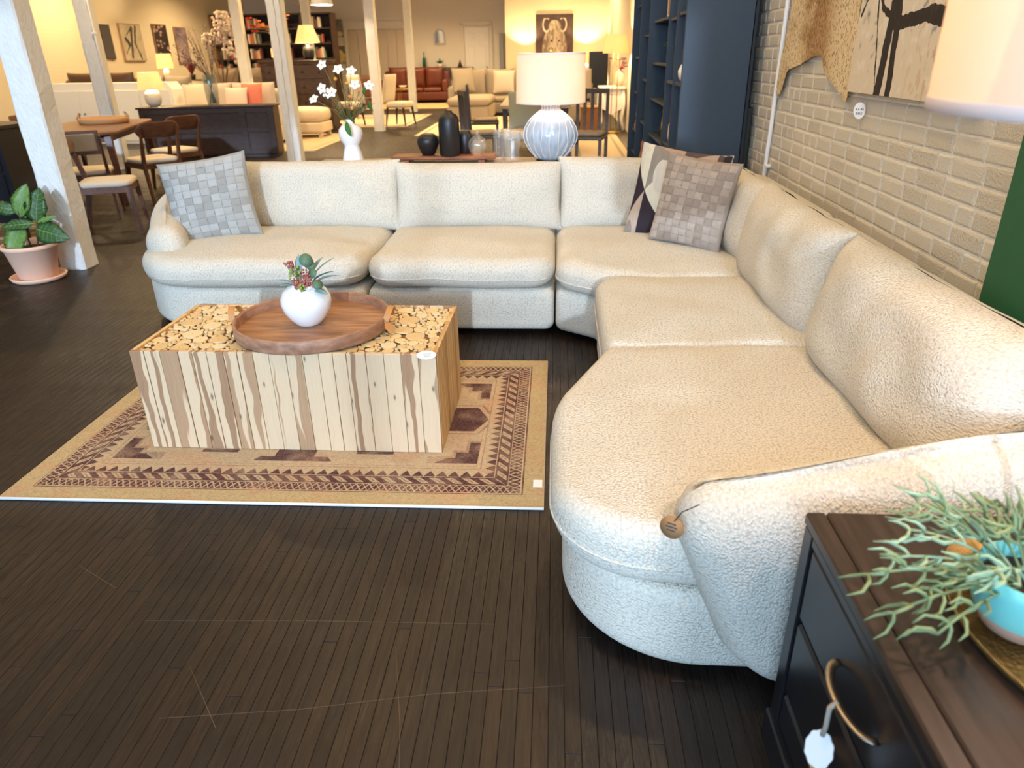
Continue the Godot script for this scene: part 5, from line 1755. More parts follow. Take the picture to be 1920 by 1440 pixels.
# ------------------------------------------------------------------ shared furniture
func make_dining_chair(label: String, at: Vector3, turn: float, square_back := false) -> Node3D:
	var t := thing("dining_chair", label, "chair", at, turn, "walnut dining chairs")
	var s := mb()
	cushion(s, filleted([[-0.23, -0.23, 0.1], [0.23, -0.23, 0.1], [0.21, 0.22, 0.07], [-0.21, 0.22, 0.07]], 0.05), 0.425, 0.475, 0.024, 0.015)
	part("seat", s, M.linen, t)
	s = mb()
	for q in [[Vector3(0, 0.40, -0.205), Vector3(0.42, 0.055, 0.022)], [Vector3(0, 0.40, 0.2), Vector3(0.38, 0.055, 0.022)], [Vector3(-0.205, 0.40, 0), Vector3(0.022, 0.055, 0.4)], [Vector3(0.205, 0.40, 0), Vector3(0.022, 0.055, 0.4)]]: bx(s, q[0], q[1], 0.003)
	part("seat_frame", s, M.walnut, t)
	for sx in [-1, 1]:
		s = mb(); bar(s, Vector3(sx * 0.2, 0.425, -0.2), Vector3(sx * 0.225, 0, -0.235), Vector2(0.045, 0.045), Vector2(0.026, 0.026))
		part("leg", s, M.walnut, t)
		s = mb()
		bar(s, Vector3(sx * 0.2, 0.44, 0.2), Vector3(sx * 0.215, 0, 0.285), Vector2(0.03, 0.05), Vector2(0.024, 0.028))
		part("leg", s, M.walnut, t)
		s = mb()
		bar(s, Vector3(sx * 0.2, 0.42, 0.2), Vector3(sx * 0.2, 0.80, 0.29), Vector2(0.03, 0.045), Vector2(0.022, 0.026))
		part("back_post", s, M.walnut, t)
	s = mb()
	if square_back:
		bx(s, Vector3(0, 0.74, 0.27), Vector3(0.40, 0.22, 0.028), 0.004, Transform3D.IDENTITY)
		var o := part("backrest", s, M.walnut, t)
		s = mb(); bx(s, Vector3(0, 0.74, 0.27), Vector3(0.34, 0.17, 0.045), 0.012)
		part("back_pad", s, M.linen_grey, o)
	else:
		var rows := []
		for i in 17:
			var f := i / 16.0 * 2.0 - 1.0
			var hh := 0.085 * pow(maxf(0.02, 1.0 - pow(absf(f), 5.0)), 0.5)
			var z := 0.30 - 0.05 * f * f
			var row := PackedVector3Array()
			for k in 12:
				var a := TAU * k / 12
				row.append(Vector3(f * 0.245, 0.775 + sin(a) * hh, z - 0.009 * cos(a) + 0.03 * (sin(a) * hh / 0.085)))
			rows.append(row)
		rows.push_front(same(Vector3(-0.245, 0.775, 0.25), 12))
		rows.append(same(Vector3(0.245, 0.775, 0.25), 12))
		rows.reverse()
		skin(s, rows)
		part("backrest", s, M.walnut, t)
	return t

func make_sofa(called: String, label: String, at: Vector3, turn: float, w: float, d: float, h: float, m: Material, n: int, pillows := 0) -> Node3D:
	var t := thing(called, label, "sofa", at, turn)
	var s := mb()
	cushion(s, filleted([[-w / 2, -d / 2, 0.06], [w / 2, -d / 2, 0.06], [w / 2, d / 2, 0.06], [-w / 2, d / 2, 0.06]], 0.12), 0.06, 0.32, 0.03, 0.0)
	part("base", s, m, t)
	for sx in [-1, 1]:
		s = mb()
		cushion(s, filleted([[sx * w / 2 - 0.11 * (1 + sx), -d / 2, 0.06], [sx * w / 2 + 0.11 * (1 - sx), -d / 2, 0.06], [sx * w / 2 + 0.11 * (1 - sx), d / 2, 0.06], [sx * w / 2 - 0.11 * (1 + sx), d / 2, 0.06]], 0.12), 0.3, h * 0.66, 0.06, 0.02)
		part("arm", s, m, t)
	s = mb()
	cushion(s, filleted([[-w / 2 + 0.05, d / 2 - 0.24, 0.06], [w / 2 - 0.05, d / 2 - 0.24, 0.06], [w / 2 - 0.05, d / 2, 0.06], [-w / 2 + 0.05, d / 2, 0.06]], 0.12), 0.3, h * 0.9, 0.07, 0.02)
	part("back", s, m, t)
	var cw := (w - 0.46) / n
	for k in n:
		var x := -w / 2 + 0.23 + cw * (k + 0.5)
		s = mb()
		cushion(s, filleted([[x - cw / 2, -d / 2 - 0.02, 0.08], [x + cw / 2, -d / 2 - 0.02, 0.08], [x + cw / 2, d / 2 - 0.22, 0.06], [x - cw / 2, d / 2 - 0.22, 0.06]], 0.1), 0.32, 0.46, 0.06, 0.02)
		part("seat_cushion", s, m, t)
		s = mb()
		pillow(s, cw, h - 0.42, 0.24, 4.0, 0.04, spun(Vector3(x, 0.44 + (h - 0.42) / 2, d / 2 - 0.33), PI, 0.0), 14, 0.02, 5 + k)
		part("back_cushion", s, m, t)
	for sx in [-1, 1]:
		for sz in [-1, 1]:
			s = mb(); bx(s, Vector3(sx * (w / 2 - 0.1), 0.03, sz * (d / 2 - 0.1)), Vector3(0.06, 0.06, 0.06), 0.004)
			part("foot", s, M.dark_wood, t)
	return t

func far_pillow(label: String, at: Vector3, ry: float, sz: float, m: Material) -> void:
	var s := mb()
	pillow(s, sz, sz, 0.14, 2.4, 0.06, spun(Vector3.ZERO, 0.0, -0.25), 12)
	single("scatter_pillow", s, m, label, "pillow", at, ry)

func make_lamp(label: String, at: Vector3, base: Array, bm: Material, y0: float, y1: float, r0: float, r1: float, energy: float, col := Color(1.0, 0.88, 0.66)) -> Node3D:
	var t := thing("table_lamp", label, "lamp", at)
	var s := mb()
	lathe(s, base, 28)
	part("body", s, bm, t)
	s = mb(); tube(s, [Vector3(0, base[-1].y - 0.01, 0), Vector3(0, y1 - 0.02, 0)], 0.007, 6)
	part("stem", s, M.brass, t)
	s = mb(); lathe(s, [Vector2(r0, y0), Vector2(r1, y1), Vector2(r1 - 0.003, y1), Vector2(r0 - 0.003, y0)], 36)
	part("shade", s, M.shade_warm, t)
	bulb(t, Vector3(0, (y0 + y1) / 2, 0), energy * 2.1, col)
	return t

func rug(label: String, c: Vector3, w: float, d: float, m: Material, turn := 0.0) -> void:
	var s := mb()
	bx(s, Vector3(0, 0.006, 0), Vector3(w, 0.012, d), 0.003)
	var o := single("area_rug", s, m, label, "rug", c, turn)
	s = mb()
	for sx in [-1, 1]: bx(s, Vector3(sx * (w / 2 - 0.12), 0.0125, 0), Vector3(0.05, 0.001, d - 0.3), 0.0)
	for sz in [-1, 1]: bx(s, Vector3(0, 0.0125, sz * (d / 2 - 0.12)), Vector3(w - 0.3, 0.001, 0.05), 0.0)
	part("border", s, M.linen_grey, o)

func picture(label: String, at: Vector3, turn: float, w: float, h: float, m: Material, frame: Material) -> void:
	var t := thing("framed_picture", label, "picture", at, turn)
	var s := mb()
	bx(s, Vector3(0, h / 2, 0), Vector3(w, h, 0.03), 0.004)
	part("frame", s, frame, t)
	s = mb()
	s.set_smooth_group(-1)
	quad(s, Vector3(-w / 2 + 0.02, 0.02, 0.016), Vector3(w / 2 - 0.02, 0.02, 0.016), Vector3(w / 2 - 0.02, h - 0.02, 0.016), Vector3(-w / 2 + 0.02, h - 0.02, 0.016))
	part("print", s, m, t)

func printed(kind: String, w := 128, h := 128) -> StandardMaterial3D:
	var m := mat(Color(1, 1, 1), 0.7)
	m.albedo_texture = painting(kind, w, h)
	return m

# ------------------------------------------------------------------ left of the shop
func build_left_side() -> void:
	var s: SurfaceTool
	var t := thing("black_sideboard", "black sideboard at the left edge behind the nearest post", "sideboard", Vector3(-5.26, 0, -5.82))
	s = mb(); bx(s, Vector3(0, 0.62, 0), Vector3(1.86, 0.72, 0.48), 0.004)
	part("body", s, M.black_lacquer, t)
	s = mb(); bx(s, Vector3(0, 0.995, 0), Vector3(1.9, 0.03, 0.52), 0.004)
	part("top", s, M.black_lacquer, t)
	for k in 3:
		for j in 2:
			s = mb(); bx(s, Vector3(-0.6 + k * 0.6, 0.83 - j * 0.34, 0.245), Vector3(0.57, 0.31, 0.02), 0.004)
			part("drawer", s, M.black_lacquer, t)
	for sx in [-1, 1]:
		for sz in [-1, 1]:
			s = mb(); bx(s, Vector3(sx * 0.88, 0.14, sz * 0.2), Vector3(0.05, 0.28, 0.05), 0.004)
			part("leg", s, M.black_lacquer, t)
	s = mb(); bx(s, Vector3(0, 0.13, 0), Vector3(1.7, 0.025, 0.44), 0.003)
	part("low_shelf", s, M.oak, t, false, "tan low shelf")
	# dining table
	t = thing("dining_table", "walnut dining table with splayed legs, set with a wicker tray", "table", Vector3(-5.5, 0, -8.6), 0.28)
	s = mb()
	cushion(s, filleted([[-0.5, -0.98, 0.16], [0.5, -0.98, 0.16], [0.5, 0.98, 0.16], [-0.5, 0.98, 0.16]], 0.1), 0.725, 0.76, 0.008, 0.0, null, 2)
	part("table_top", s, M.walnut_top, t)
	s = mb(); bx(s, Vector3(0, 0.685, 0), Vector3(0.8, 0.08, 1.6), 0.004)
	part("apron", s, M.walnut, t)
	for sx in [-1, 1]:
		for sz in [-1, 1]:
			s = mb(); bar(s, Vector3(sx * 0.4, 0.725, sz * 0.84), Vector3(sx * 0.46, 0, sz * 0.96), Vector2(0.07, 0.07), Vector2(0.036, 0.036))
			part("leg", s, M.walnut, t)
	make_dining_chair("walnut dining chair half hidden by the nearest white post", Vector3(-4.10, 0, -6.46), -1.2)
	make_dining_chair("dining chair with a square upholstered back at the near end of the dining table", Vector3(-4.72, 0, -7.16), 0.46, true)
	make_dining_chair("nearer of two walnut chairs backing onto the sofa at the dining table", Vector3(-4.50, 0, -8.02), 0.95)
	make_dining_chair("farther of two walnut chairs backing onto the sofa at the dining table", Vector3(-4.66, 0, -8.85), 1.05)
	make_dining_chair("walnut dining chair on the far left side of the dining table", Vector3(-6.42, 0, -9.1), -1.3)
	make_dining_chair("walnut dining chair under the left edge of the dining table, nearer the post", Vector3(-6.12, 0, -8.05), -1.25)
	# wicker tray
	t = thing("wicker_tray", "oval woven wicker tray with hoop handles on the dining table", "tray", Vector3(-5.56, 0.761, -9.0), 0.4)
	s = mb()
	lathe(s, [Vector2(0, 0), Vector2(0.27, 0.0), Vector2(0.285, 0.02), Vector2(0.29, 0.06), Vector2(0.28, 0.066), Vector2(0.268, 0.06), Vector2(0.262, 0.02), Vector2(0, 0.016)], 40)
	part("tray_wall", s, M.wicker, t)
	for sx in [-1, 1]:
		s = mb()
		var pts := []
		for j in 11: pts.append(Vector3(sx * (0.276 - 0.03 * sin(PI * j / 10)), 0.06 + 0.06 * sin(PI * j / 10), -0.08 * cos(PI * j / 10)))
		tube(s, pts, 0.006, 6)
		part("handle", s, M.basket, t)
	for k in 3:
		s = mb()
		var pts := []
		for j in 25: pts.append(Vector3(cos(TAU * j / 24) * 0.05, 0.0, sin(TAU * j / 24) * 0.05))
		tube(s, pts, 0.012, 6)
		single("napkin_ring", s, M.basket, ["napkin ring at the left in the wicker tray", "middle napkin ring in the wicker tray", "napkin ring at the right in the wicker tray"][k], "ring", Vector3(-5.68 + k * 0.12, 0.7915, -8.98 - k * 0.05), 0.0, "rings in the wicker tray")
	# dark sideboard seen from behind
	t = thing("dark_sideboard", "long dark walnut sideboard with panelled back, behind the dining chairs", "sideboard", Vector3(-5.53, 0, -11.86), 0.143)
	s = mb(); bx(s, Vector3(0, 0.40, 0), Vector3(2.06, 0.72, 0.44), 0.004)
	part("body", s, M.dark_wood, t)
	s = mb(); bx(s, Vector3(0, 0.77, 0), Vector3(2.12, 0.03, 0.48), 0.004)
	part("top", s, M.dark_wood, t)
	for x in [-0.98, -0.5, 0.55, 0.98]:
		s = mb(); bx(s, Vector3(x, 0.40, 0.226), Vector3(0.09, 0.70, 0.018), 0.003)
		part("back_stile", s, M.dark_wood, t)
	for y in [0.09, 0.42, 0.71]:
		s = mb(); bx(s, Vector3(0, y, 0.226), Vector3(1.9, 0.07, 0.014), 0.003)
		part("back_rail", s, M.dark_wood, t)
	s = mb(); bx(s, Vector3(0, 0.02, 0), Vector3(2.0, 0.04, 0.4), 0.003)
	part("plinth", s, M.dark_wood, t)
	make_lamp("table lamp with a white globe base and glowing cream shade on the dark sideboard", Vector3(-6.36, 0.785, -11.74), [Vector2(0, 0), Vector2(0.07, 0), Vector2(0.11, 0.05), Vector2(0.128, 0.12), Vector2(0.115, 0.19), Vector2(0.07, 0.235), Vector2(0.02, 0.25), Vector2(0, 0.25)], mat(rgb(226, 222, 212), 0.5), 0.25, 0.5, 0.19, 0.155, 1.3)
	var g := Vector3(-5.45, 0.785, -11.86)
	s = mb(); lathe(s, [Vector2(0, 0), Vector2(0.085, 0), Vector2(0.09, 0.01), Vector2(0.105, 0.2), Vector2(0.11, 0.36), Vector2(0.1, 0.42), Vector2(0.085, 0.45), Vector2(0.081, 0.45), Vector2(0.096, 0.42), Vector2(0.106, 0.36), Vector2(0.1, 0.2), Vector2(0.084, 0.015), Vector2(0, 0.015)], 32)
	single("tall_glass_vase", s, M.smoke_glass, "tall smoky glass vase of branches on the dark sideboard", "vase", g)
	t = thing("blossom_branches", "bare twigs dotted with pale pink blossom standing in the tall glass vase", "branches", g + Vector3(0, 0.02, 0))
	for k in 18:
		var a := rng.randf() * TAU
		var r := rng.randf_range(0.15, 0.55)
		var top := Vector3(cos(a) * r - 0.12, rng.randf_range(0.6, 1.15), sin(a) * r * 0.5)
		s = mb()
		var p0 := Vector3(cos(a + PI) * 0.05, 0.01, sin(a + PI) * 0.05)
		var p1 := Vector3(cos(a) * 0.06, 0.45, sin(a) * 0.06)
		tube(s, [p0, p1, p1.lerp(top, 0.5) + Vector3(0, 0.05, 0), top], [0.006, 0.005, 0.004, 0.002], 5)
		for j in 3:
			var f := rng.randf_range(0.3, 0.9)
			var q := p1.lerp(top, f)
			tube(s, [q, q + Vector3(rng.randf_range(-0.1, 0.1), rng.randf_range(0.05, 0.14), rng.randf_range(-0.06, 0.06))], [0.003, 0.0012], 4)
		var o := part("twig", s, M.twig, t)
		s = mb()
		for j in 14:
			var f := rng.randf_range(0.1, 1.0)
			ball(s, p1.lerp(top, f) + Vector3(rng.randf_range(-0.03, 0.03), rng.randf_range(0, 0.06), rng.randf_range(-0.03, 0.03)), Vector3.ONE * rng.randf_range(0.006, 0.012), 5, 4)
		part("buds", s, M.blossom_pink if k % 2 else M.twig, o).set_meta("kind", "stuff")
	# white cabinet
	t = thing("white_cabinet", "long white cabinet with clipped corners and four doors, left behind the posts", "cabinet", Vector3(-8.42, 0, -14.2))
	s = mb()
	slab(s, PackedVector2Array([Vector2(-1.25, 0), Vector2(1.25, 0), Vector2(1.25, 0.95), Vector2(1.15, 1.08), Vector2(-1.15, 1.08), Vector2(-1.25, 0.95)]), 0.45)
	part("body", s, M.matte_white, t)
	for k in 4:
		s = mb(); bx(s, Vector3(-0.9 + k * 0.6, 0.5, 0.232), Vector3(0.58, 0.9, 0.02), 0.004)
		var dr := part("door", s, M.white, t)
		s = mb(); ball(s, Vector3(-0.9 + k * 0.6 + (0.24 if k % 2 == 0 else -0.24), 0.55, 0.255), Vector3.ONE * 0.018, 8, 6)
		part("knob", s, M.pewter, dr)
	make_sofa("leather_sofa", "brown leather sofa with rounded high back behind the white cabinet", Vector3(-9.55, 0, -15.6), PI, 1.9, 0.9, 1.22, M.leather_dark, 2)
	make_sofa("grey_sofa", "grey fabric sofa whose back shows above the white cabinet", Vector3(-8.78, 0, -16.75), PI, 1.7, 0.9, 1.12, M.linen_grey, 2)
	make_sofa("dull_leather_sofa", "taupe leather sofa behind the cream sofa with pink pillows", Vector3(-7.3, 0, -18.15), PI, 2.4, 0.95, 1.24, M.leather_dull, 3)
	make_sofa("cream_sofa", "cream fabric sofa with pink pillows behind the dark sideboard", Vector3(-6.05, 0.0135, -13.9), PI, 2.1, 0.95, 1.02, M.linen, 2)
	far_pillow("pale pink pillow on the cream sofa", Vector3(-5.80, 0.78, -13.58), 0.0, 0.42, mat(rgb(236, 206, 190), 0.9))
	far_pillow("coral patterned pillow behind the pale pink one", Vector3(-5.56, 0.83, -13.70), -0.2, 0.44, mat(rgb(214, 122, 104), 0.9))
	far_pillow("oatmeal pillow at the left end of the cream sofa", Vector3(-6.62, 0.82, -13.74), 0.2, 0.46, M.linen_pale)
	t = thing("ottoman", "square cream ottoman on short legs right of the dark sideboard", "ottoman", Vector3(-4.98, 0.0135, -14.86))
	s = mb(); cushion(s, filleted([[-0.42, -0.36, 0.06], [0.42, -0.36, 0.06], [0.42, 0.36, 0.06], [-0.42, 0.36, 0.06]], 0.06), 0.09, 0.28, 0.03, 0.0)
	part("base", s, M.linen_pale, t)
	s = mb(); cushion(s, filleted([[-0.42, -0.36, 0.08], [0.42, -0.36, 0.08], [0.42, 0.36, 0.08], [-0.42, 0.36, 0.08]], 0.06), 0.285, 0.52, 0.08, 0.04)
	part("cushion", s, M.linen_pale, t)
	for sx in [-1, 1]:
		for sz in [-1, 1]:
			s = mb(); bx(s, Vector3(sx * 0.34, 0.045, sz * 0.28), Vector3(0.07, 0.09, 0.07), 0.005)
			part("leg", s, M.linen_pale, t)
	rug("faded tan rug under the cream ottoman", Vector3(-5.35, 0, -13.9), 2.5, 2.9, mat(rgb(196, 172, 136), 0.95))
	# chest of drawers
	t = thing("chest_of_drawers", "tall dark brown chest of drawers with round knobs, between the posts", "chest", Vector3(-5.58, 0, -16.5))
	s = mb(); bx(s, Vector3(0, 0.69, 0), Vector3(1.46, 1.26, 0.5), 0.005)
	part("body", s, M.chest_wood, t)
	s = mb(); bx(s, Vector3(0, 1.385, 0), Vector3(1.56, 0.04, 0.56), 0.006); bx(s, Vector3(0, 1.345, 0), Vector3(1.5, 0.04, 0.53), 0.006)
	part("top", s, M.chest_wood, t)
	s = mb(); bx(s, Vector3(0, 0.05, 0), Vector3(1.52, 0.1, 0.53), 0.006)
	part("plinth", s, M.chest_wood, t)
	for j in 4:
		for sx in [-1, 1]:
			s = mb(); bx(s, Vector3(sx * 0.36, 1.17 - j * 0.3, 0.255), Vector3(0.66, 0.26, 0.02), 0.005)
			var dr := part("drawer", s, M.chest_wood, t)
			for kx in [-0.18, 0.18]:
				s = mb(); ball(s, Vector3(sx * 0.36 + kx, 1.17 - j * 0.3, 0.28), Vector3.ONE * 0.02, 8, 6)
				part("knob", s, M.black_metal, dr)
	make_lamp("table lamp with a black and white base and cone shade on the dark chest", Vector3(-5.28, 1.406, -16.45), [Vector2(0, 0), Vector2(0.08, 0), Vector2(0.11, 0.06), Vector2(0.125, 0.16), Vector2(0.1, 0.24), Vector2(0.05, 0.27), Vector2(0.03, 0.3), Vector2(0, 0.3)], M.black_ceramic, 0.33, 0.66, 0.26, 0.14, 1.3)
	make_lamp("small lit lamp with a square white shade beside the black vase of orange flowers", Vector3(-6.02, 1.406, -16.6), [Vector2(0, 0), Vector2(0.05, 0), Vector2(0.02, 0.04), Vector2(0.02, 0.08), Vector2(0, 0.08)], M.white, 0.06, 0.24, 0.13, 0.12, 0.6)
	s = mb(); lathe(s, [Vector2(0, 0), Vector2(0.06, 0), Vector2(0.07, 0.02), Vector2(0.065, 0.3), Vector2(0.085, 0.46), Vector2(0.08, 0.46), Vector2(0, 0.3)], 24)
	single("black_cylinder_vase", s, M.black_ceramic, "tall black vase of orange flowers on the dark chest", "vase", Vector3(-5.84, 1.406, -16.36))
	t = thing("orange_flowers", "large bunch of orange and coral poppies in the tall black vase", "bouquet", Vector3(-5.84, 1.85, -16.36))
	s = mb()
	for k in 46: leaf(s, rng.randf_range(0.12, 0.28), 0.05, aim(Vector3(0, 0, 0), Vector3(rng.randf_range(-1, 1), 0.8, rng.randf_range(-0.7, 0.7))), 0.4, 0.2, 1.0, 5)
	part("greenery", s, M.eucalyptus, t)
	for k in 13:
		var p := Vector3(rng.randf_range(-0.55, 0.32), rng.randf_range(0.02, 0.42), rng.randf_range(-0.1, 0.25))
		s = mb()
		tube(s, [Vector3.ZERO, p * 0.6 + Vector3(0, 0.05, 0), p], 0.005, 5)
		part("flower_stem", s, M.dry_stem, t)
		s = mb()
		for j in 7:
			var d: Vector3 = Vector3(cos(TAU * j / 7), 0.35, sin(TAU * j / 7) + 0.5)
			leaf(s, 0.085, 0.075, aim(p, d, 0.5), 0.4, 0.3, 0.7, 5)
		part("poppy", s, M.scarlet if k % 5 == 0 else M.orange, t)
	# pampas beside the books
	t = thing("pampas_hydrangea", "large cream dried hydrangea heads standing in front of the far bookshelf", "dried flowers", Vector3(-7.5, 0, -16.95))
	s = mb(); lathe(s, [Vector2(0, 0), Vector2(0.14, 0), Vector2(0.18, 0.3), Vector2(0.12, 0.6), Vector2(0.14, 0.75), Vector2(0.12, 0.75), Vector2(0, 0.5)], 24)
	part("floor_vase", s, M.matte_white, t)
	for q in [[0.22, 2.2, 0.21], [0.1, 1.93, 0.17], [-0.13, 1.83, 0.15], [0.42, 2.05, 0.15], [0.32, 1.7, 0.18], [0.5, 1.45, 0.14]]:
		s = mb(); tube(s, [Vector3(0, 0.7, 0), Vector3(q[0] * 0.5, q[1] * 0.7, 0), Vector3(q[0], q[1], 0)], 0.008, 5)
		part("stalk", s, M.twig, t)
		s = mb()
		for j in 60:
			var d: Vector3 = Vector3(rng.randfn(), rng.randfn(), rng.randfn()).normalized()
			ball(s, Vector3(q[0], q[1], 0) + d * q[2] * rng.randf_range(0.75, 1.0), Vector3.ONE * 0.035, 5, 4)
		part("flower_head", s, M.pampas, t)

# ------------------------------------------------------------------ the far end
func build_far_shop() -> void:
	var s: SurfaceTool
	var t: Node3D
	# bookshelf across the back left
	t = thing("wooden_bookshelf", "wide brown wooden bookshelf full of books at the far left end", "bookshelf", Vector3(-8.85, 0, -24.4))
	for x in [-1.9, -0.95, 0.0, 0.95, 1.9]:
		s = mb(); bx(s, Vector3(x, 1.35, 0), Vector3(0.06, 2.7, 0.5), 0.004)
		part("upright", s, M.oak if x < -1.8 else M.chest_wood, t)
	for y in [0.08, 0.55, 1.0, 1.42, 1.85, 2.27, 2.68]:
		s = mb(); bx(s, Vector3(0, y, 0), Vector3(3.8, 0.04, 0.5), 0.003)
		part("shelf", s, M.chest_wood, t)
	s = mb(); bx(s, Vector3(0, 1.35, -0.26), Vector3(3.86, 2.7, 0.02), 0.0)
	part("back_board", s, M.dark_wood, t)
	var tones := [rgb(206, 196, 180), rgb(150, 110, 84), rgb(110, 60, 50), rgb(196, 150, 120), rgb(90, 100, 104), rgb(226, 218, 202), rgb(186, 92, 70), rgb(120, 140, 128)]
	var words := ["cream", "tan", "maroon", "peach", "slate", "ivory", "rust", "sage"]
	var bays := ["leftmost", "second", "third", "rightmost"]
	var rowsn := ["lower", "middle", "upper", "topmost"]
	for b in 4:
		for r in 4:
			var y: float = [1.02, 1.44, 1.87, 2.29][r]
			var x := -1.85 + b * 0.95 + rng.randf_range(0.0, 0.2)
			var n := 0
			var order := [0, 1, 2, 3, 4, 5, 6, 7]
			for k in range(7, 0, -1):
				var j := rng.randi() % (k + 1)
				var keep: int = order[k]
				order[k] = order[j]
				order[j] = keep
			while n < 7:
				var w := rng.randf_range(0.035, 0.075)
				var h := rng.randf_range(0.2, 0.31)
				var c: int = order[n]
				s = mb(); bx(s, Vector3(0, h / 2, 0), Vector3(w, h, 0.2), 0.003)
				single("book", s, mat(tones[c], 0.7), "%s book on the %s shelf in the %s bay of the far bookshelf" % [words[c], rowsn[r], bays[b]], "book", Vector3(-8.85 + x + w / 2, y + 0.0015, -24.25), 0.0, "books on the %s shelf, %s bay of the far bookshelf" % [rowsn[r], bays[b]])
				x += w + 0.002
				n += 1
	# pictures
	picture("abstract picture of grey brush strokes on the left wall", Vector3(-10.77, 1.44, -19.45), PI / 2, 1.0, 0.86, printed("strokes", 128, 112), M.kraft)
	picture("dark picture of pale blossoms on the left wall", Vector3(-10.77, 1.42, -20.95), PI / 2, 0.74, 0.92, printed("blossom", 96, 128), M.oak)
	picture("narrow grey mirror-like panel in a brown frame on the left wall", Vector3(-10.77, 1.5, -18.35), PI / 2, 0.4, 0.75, mat(rgb(120, 122, 122), 0.15, 0.6), M.chest_wood)
	picture("dusky mauve picture beside the far bookshelf", Vector3(-10.77, 1.35, -22.1), PI / 2, 0.7, 0.95, printed("dusk", 64, 96), M.oak)
	picture("grey still-life picture, upper of two on the back wall", Vector3(-7.52, 2.06, -27.18), 0.0, 0.46, 0.60, printed("still", 64, 80), M.plaster)
	picture("picture of yellow pears, lower of two on the back wall", Vector3(-7.52, 1.24, -27.18), 0.0, 0.50, 0.58, printed("pears", 64, 80), M.plaster)
	picture("portrait of a pale shaggy cow with horns on a dark ground", Vector3(-0.06, 1.22, -21.98), 0.0, 1.04, 1.2, printed("cow", 192, 220), M.dark_wood)
	# arched mirror
	t = thing("arched_mirror", "small arched mirror in a grey frame on the back wall", "mirror", Vector3(-4.05, 1.78, -27.17))
	for q in [[0.2, "frame", "grey_wall", 0.03], [0.15, "glass", "mirror", 0.036]]:
		var p := PackedVector2Array()
		for k in 17: p.append(Vector2(cos(PI * k / 16) * q[0], 0.3 + sin(PI * k / 16) * q[0]))
		p.append(Vector2(-q[0], 0.2 - q[0])); p.append(Vector2(q[0], 0.2 - q[0]))
		s = mb(); slab(s, p, q[3])
		part(q[1], s, M.grey_wall if q[2] == "grey_wall" else mat(rgb(214, 224, 236), 0.05, 1.0), t)
	# brown leather sofa and its table
	make_sofa("brown_leather_sofa", "reddish brown leather sofa against the back wall", Vector3(-4.8, 0, -26.2), PI, 2.35, 0.95, 1.08, M.leather, 3)
	rug("tan rug in front of the reddish brown leather sofa", Vector3(-4.2, 0, -23.9), 3.2, 2.6, mat(rgb(204, 170, 124), 0.95))
	t = thing("gold_table", "small round gold coffee table in front of the reddish brown leather sofa", "table", Vector3(-4.95, 0.02, -24.6))
	s = mb(); lathe(s, [Vector2(0, 0.44), Vector2(0.34, 0.44), Vector2(0.36, 0.45), Vector2(0.36, 0.48), Vector2(0.34, 0.49), Vector2(0, 0.49)], 32, Transform3D.IDENTITY, func(a: float, _y: float) -> float: return 1.0 + 0.03 * sin(a * 14.0))
	part("top", s, M.brass, t)
	for k in 3:
		s = mb(); tube(s, [Vector3(cos(k * 2.1) * 0.2, 0.45, sin(k * 2.1) * 0.2), Vector3(cos(k * 2.1) * 0.26, 0.0, sin(k * 2.1) * 0.26)], 0.015, 8)
		part("leg", s, M.brass, t)
	s = mb(); lathe(s, [Vector2(0, 0), Vector2(0.05, 0), Vector2(0.14, 0.07), Vector2(0.135, 0.07), Vector2(0, 0.02)], 24)
	single("shallow_bowl", s, M.matte_white, "pale shallow bowl on the small gold table", "bowl", Vector3(-4.95, 0.5115, -24.6))
	t = thing("wall_shelf", "narrow ledge behind the reddish brown leather sofa, carrying a plant", "shelf", Vector3(-4.2, 0, -26.95))
	s = mb(); bx(s, Vector3(0, 1.04, 0), Vector3(2.6, 0.04, 0.36), 0.004)
	part("board", s, M.chest_wood, t)
	for sx in [-1, 1]:
		s = mb(); bx(s, Vector3(sx * 1.2, 0.51, 0), Vector3(0.05, 1.02, 0.3), 0.004)
		part("leg", s, M.chest_wood, t)
	s = mb(); lathe(s, [Vector2(0, 0), Vector2(0.06, 0), Vector2(0.06, 0.28), Vector2(0.02, 0.36), Vector2(0.02, 0.5), Vector2(0, 0.5)], 18)
	single("teal_bottle", s, mat(rgb(24, 104, 88), 0.2), "tall teal bottle on the ledge behind the leather sofa", "bottle", Vector3(-4.05 + -0.55, 1.061, -26.95))
	t = thing("ledge_plant", "small bushy plant on the ledge behind the leather sofa", "plant", Vector3(-4.05, 1.061, -26.95))
	s = mb(); lathe(s, [Vector2(0, 0), Vector2(0.07, 0), Vector2(0.09, 0.12), Vector2(0, 0.12)], 18)
	part("pot", s, M.matte_white, t)
	s = mb()
	for k in 40: leaf(s, rng.randf_range(0.1, 0.22), 0.06, aim(Vector3(0, 0.1, 0), Vector3(rng.randf_range(-1, 1), 1, rng.randf_range(-1, 1))), 0.5, 0.2, 1.0, 4)
	part("leaves", s, M.green, t)
	s = mb(); lathe(s, [Vector2(0, 0), Vector2(0.09, 0), Vector2(0.02, 0.2), Vector2(0, 0.24)], 14)
	single("cone_ornament", s, M.chest_wood, "little dark cone ornament on the ledge behind the leather sofa", "ornament", Vector3(-3.35, 1.061, -26.95))
